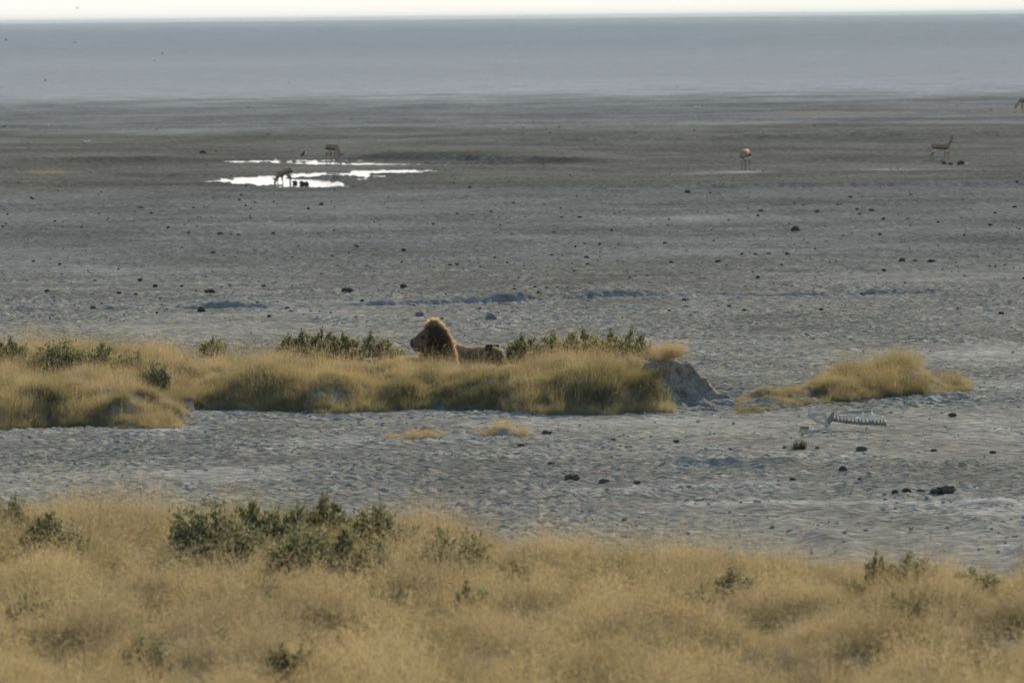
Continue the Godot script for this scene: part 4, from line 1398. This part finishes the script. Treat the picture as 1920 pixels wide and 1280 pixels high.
func build_clods() -> void:
	var rocks := [rock(1, 0.55), rock(2, 0.7), rock(3, 0.45), rock(4, 0.6)]
	rng.seed = 90
	# px, py, width in pixels
	var far := [[452, 366, 9], [373, 409, 11], [396, 410, 8], [413, 440, 14], [447, 441, 9], [433, 440, 7], [488, 442, 6], [512, 438, 9], [598, 439, 8], [203, 410, 6], [102, 415, 7], [103, 424, 5], [165, 412, 6], [200, 414, 8], [5, 425, 8], [399, 475, 12], [363, 480, 6], [420, 480, 7], [622, 482, 12], [547, 484, 9], [398, 511, 8], [62, 491, 8], [100, 529, 7], [378, 548, 7], [300, 560, 7], [137, 574, 8], [147, 577, 7], [173, 579, 13], [545, 585, 10], [583, 584, 9], [430, 537, 10], [283, 401, 9], [263, 390, 13], [362, 390, 7], [383, 390, 9], [470, 391, 6], [60, 373, 8], [448, 375, 8], [602, 384, 11], [857, 496, 10], [844, 497, 9], [667, 463, 15], [928, 438, 8], [960, 439, 7], [1100, 484, 12], [1102, 496, 11], [1077, 509, 9], [1026, 540, 11], [1003, 539, 8], [1045, 539, 8], [1064, 540, 6], [747, 548, 8], [807, 549, 6], [974, 522, 8], [950, 494, 9], [1035, 479, 9], [810, 450, 9], [885, 404, 10], [857, 401, 8], [963, 381, 8], [1053, 408, 9], [1087, 408, 11], [1062, 401, 6], [1130, 409, 7], [1180, 410, 7], [1220, 421, 7], [1253, 423, 7], [1162, 576, 9], [1417, 478, 11], [1442, 477, 10], [1477, 477, 11], [1347, 491, 15], [1358, 494, 6], [1692, 490, 16], [1717, 489, 10], [1747, 491, 18], [1885, 498, 9], [1810, 518, 8], [1903, 389, 10], [1595, 371, 11], [1290, 361, 15], [1533, 397, 12], [1607, 393, 8], [1635, 396, 14], [1613, 402, 9], [1657, 411, 9], [1702, 411, 8], [1803, 410, 10], [1490, 381, 7], [1367, 413, 7], [1427, 396, 12], [1617, 549, 8], [1503, 575, 10], [1368, 575, 10], [1287, 576, 11], [1310, 532, 6], [1582, 442, 6], [1637, 443, 7], [1550, 454, 9], [1788, 396, 6], [1747, 384, 5], [1032, 249, 6], [7, 238, 9], [570, 290, 5], [1480, 300, 6]]
	for a in far:
		var p := land(a[0], a[1])
		var w: float = a[2] * 0.76 * -p.z / LENS
		var o := obj("dark_clod", rocks[rng.randi() % 4], M.dark)
		o.position = p + Vector3(0, w * 0.13, 0)
		o.scale = Vector3(w, w * rng.randf_range(0.85, 1.15), w)
		o.rotation.y = rng.randf() * TAU
		tag(o, "small dark clod of dung scattered on the plain behind the lions", "clod", "dark clods on the plain behind the lions")
	var near := [[1025, 814, 20], [1150, 825, 10], [1268, 829, 12], [977, 836, 14], [947, 855, 17], [1033, 871, 13], [1133, 905, 18], [1195, 906, 14], [1050, 957, 11], [1172, 975, 11], [1487, 899, 12], [1613, 900, 10], [1752, 846, 13], [1863, 849, 13], [1390, 943, 6], [1472, 840, 8], [1533, 840, 7], [1617, 845, 20]]
	for a in near:
		var p := land(a[0], a[1])
		var w: float = a[2] * -p.z / LENS
		var o := obj("earth_clod", rocks[rng.randi() % 4], M.clod)
		o.position = p + Vector3(0, w * 0.12, 0)
		o.scale = Vector3(w, w, w)
		o.rotation.y = rng.randf() * TAU
		tag(o, "lump of brown earth on the bare clay between the mound and the near grass", "clod", "earth lumps in front of the mound")
	# the ones that stand out
	for a in [[1775, 925, 34, 2, "clod", "largest dark brown clump of earth on the clay at lower right"], [1755, 926, 20, 0, "mould", "dark brown clump touching the left side of the largest one at lower right"], [1700, 923, 18, 0, "mould", "dark brown clump at the left end of the row at lower right"], [1679, 924, 13, 2, "mould", "small dark clump left of the row of brown clumps at lower right"], [1727, 924, 15, 2, "mould", "low dark clump in the middle of the row at lower right"], [1787, 781, 15, 0, "mould", "dark clump of earth right of the skeleton"], [393, 551, 20, 2, "dark", "flat dark clod, the widest on the left half of the plain"], [650, 549, 20, 0, "dark", "wide black clod on the plain left of the maned lion"], [757, 540, 13, 1, "dark", "black clod above the maned lion's head"], [377, 584, 15, 1, "dark", "black lump with a raised tip on the plain above the mound's left end"], [1492, 433, 16, 1, "dark", "black pointed lump on the pale streak right of centre"], [1581, 882, 15, 1, "dark", "black stone on the clay at lower right"], [1073, 901, 30, 2, "clod", "broad brown earth lump in front of the mound, right of centre"], [921, 600, 22, 1, "grey", "grey stone just right above the maned lion"], [787, 592, 18, 2, "grey", "low grey stone just left above the maned lion"], [553, 347, 10, 1, "dark", "black lump under the belly of the drinking springbok"], [566, 348.5, 11, 1, "dark", "black lump in the pool right of the drinking springbok"], [574, 349, 10, 1, "dark", "blunt black lump at the right end of the row in the pool"], [1771, 308, 9, 1, "dark", "dark stone under the belly of the side-on springbok"], [1783, 309, 9, 2, "dark", "flat dark stone between two others right of the side-on springbok"], [1802, 309, 14, 1, "dark", "largest dark stone right of the side-on springbok"], [380, 288, 13, 2, "dark", "flat dark lump left of the upper strip of water"]]:
		var p := land(a[0], a[1])
		if a[5].contains("pool") or a[5].contains("drinking"): p.y = -0.04
		var w: float = a[2] * -p.z / LENS
		var o := obj("stone", rocks[a[3]], M[a[4]])
		o.position = p + Vector3(0, w * 0.2, 0)
		o.scale = Vector3(w, w * 1.1, w)
		o.rotation.y = rng.randf() * TAU
		tag(o, a[5], "stone")
	for a in [[343, 611, 8, "bright white bone on the clay above the left part of the mound"], [857, 588, 5, "tiny white bone directly above the maned lion's mane"], [1142, 573, 4, "tiny white bone right of the lions on the plain"], [840, 854, 13, "bluish white stone on the clay below the maned lion"], [1790, 819, 8, "white bone fragment right of the skeleton"], [1702, 833, 12, "pale grey bone fragment below the right of the skeleton"], [1635, 858, 5, "tiny white bone below the skeleton"], [1653, 871, 7, "white chip beside a shallow hollow below the skeleton"], [1875, 879, 10, "white chip near the right edge"], [88, 236, 8, "pale bone far left beyond the pools"], [162, 268, 12, "white flat bone on the plain at the far left"], [1308, 204, 11, "white flat bone on the far plain right of centre"], [945, 243, 6, "white bone on the far plain above the pools"], [932, 599, 9, "pale stone leaning on the grey stone right above the maned lion"], [690, 688, 12, "white bone in the mound's grass left of the lion"], [704, 686, 10, "white bone chip right of the other in the mound's grass"], [1813, 308, 6, "pale stone at the right end of the dark stones"]]:
		var p := land(a[0], a[1])
		var w: float = a[2] * -p.z / LENS
		var st := started()
		add_tube(st, [Vector3(-0.5, 0.02, 0), Vector3(-0.38, 0.06, 0.05), Vector3(-0.1, 0.05, 0.1), Vector3(0.25, 0.05, 0.06), Vector3(0.42, 0.1, 0), Vector3(0.5, 0.04, 0)], [0.12, 0.2, 0.13, 0.14, 0.24, 0.12], 7)
		var o := obj("bone_fragment", finished(st), M.white)
		o.position = p + Vector3(0, w * 0.12 + (0.12 if a[1] > 680 and a[1] < 690 else 0.0), 0)
		o.scale = Vector3.ONE * w
		o.rotation.y = rng.randfn() * 0.5
		tag(o, a[3], "bone")
	# crumbs of crust and the specks nobody could count
	for a in [["crust_crumbs", 5500, 95.0, 210.0, 0.02, 0.07, "crumbs of dried crust strewn over the clay", Color(0.37, 0.36, 0.33)], ["crust_crumbs", 3500, 200.0, 420.0, 0.03, 0.09, "crumbs of crust strewn over the plain beyond the lions", Color(0.28, 0.275, 0.26)], ["dung_specks", 1100, 170.0, 900.0, 0.04, 0.13, "scattered dark specks of dung on the far plain", Color(0.045, 0.04, 0.035)]]:
		var at := []
		var tints := []
		for k in a[1]:
			var d: float = 1.0 / lerpf(1.0 / a[2], 1.0 / a[3], rng.randf())
			var x := rng.randf_range(-0.08, 0.08) * d
			if n_patch.get_noise_2d(x, d) < rng.randf_range(-0.5, 0.3): continue
			var w: float = lerpf(a[4], a[5], pow(rng.randf(), 3.0))
			var y := terrain(x, d)
			if y < -0.02 and d > 280.0 and d < 380.0: continue
			var b := Basis(Vector3.UP, rng.randf() * TAU).scaled(Vector3(w, w * rng.randf_range(0.6, 1.2), w))
			at.append(Transform3D(b, Vector3(x, y + w * 0.15 + 0.008, -d)))
			tints.append(a[7] * rng.randf_range(0.7, 1.3))
		var vm := mat(Color(1, 1, 1), 0.95, true, 0.12)
		var o := scatter(self, numbered(a[0]), small_rock(), vm, at, tints)
		tag(o, a[6], "clods", "", "stuff")

func small_rock() -> ArrayMesh:
	var sp := SphereMesh.new()
	sp.radius = 0.5
	sp.height = 0.7
	sp.radial_segments = 7
	sp.rings = 4
	var a := sp.get_mesh_arrays()
	var n := FastNoiseLite.new()
	n.frequency = 1.5
	var vs: PackedVector3Array = a[Mesh.ARRAY_VERTEX]
	var st := started()
	for k in a[Mesh.ARRAY_INDEX]:
		st.set_color(Color.WHITE)
		st.add_vertex(vs[k] * (1.0 + 0.5 * n.get_noise_3dv(vs[k] * 2.0)))
	return finished(st)
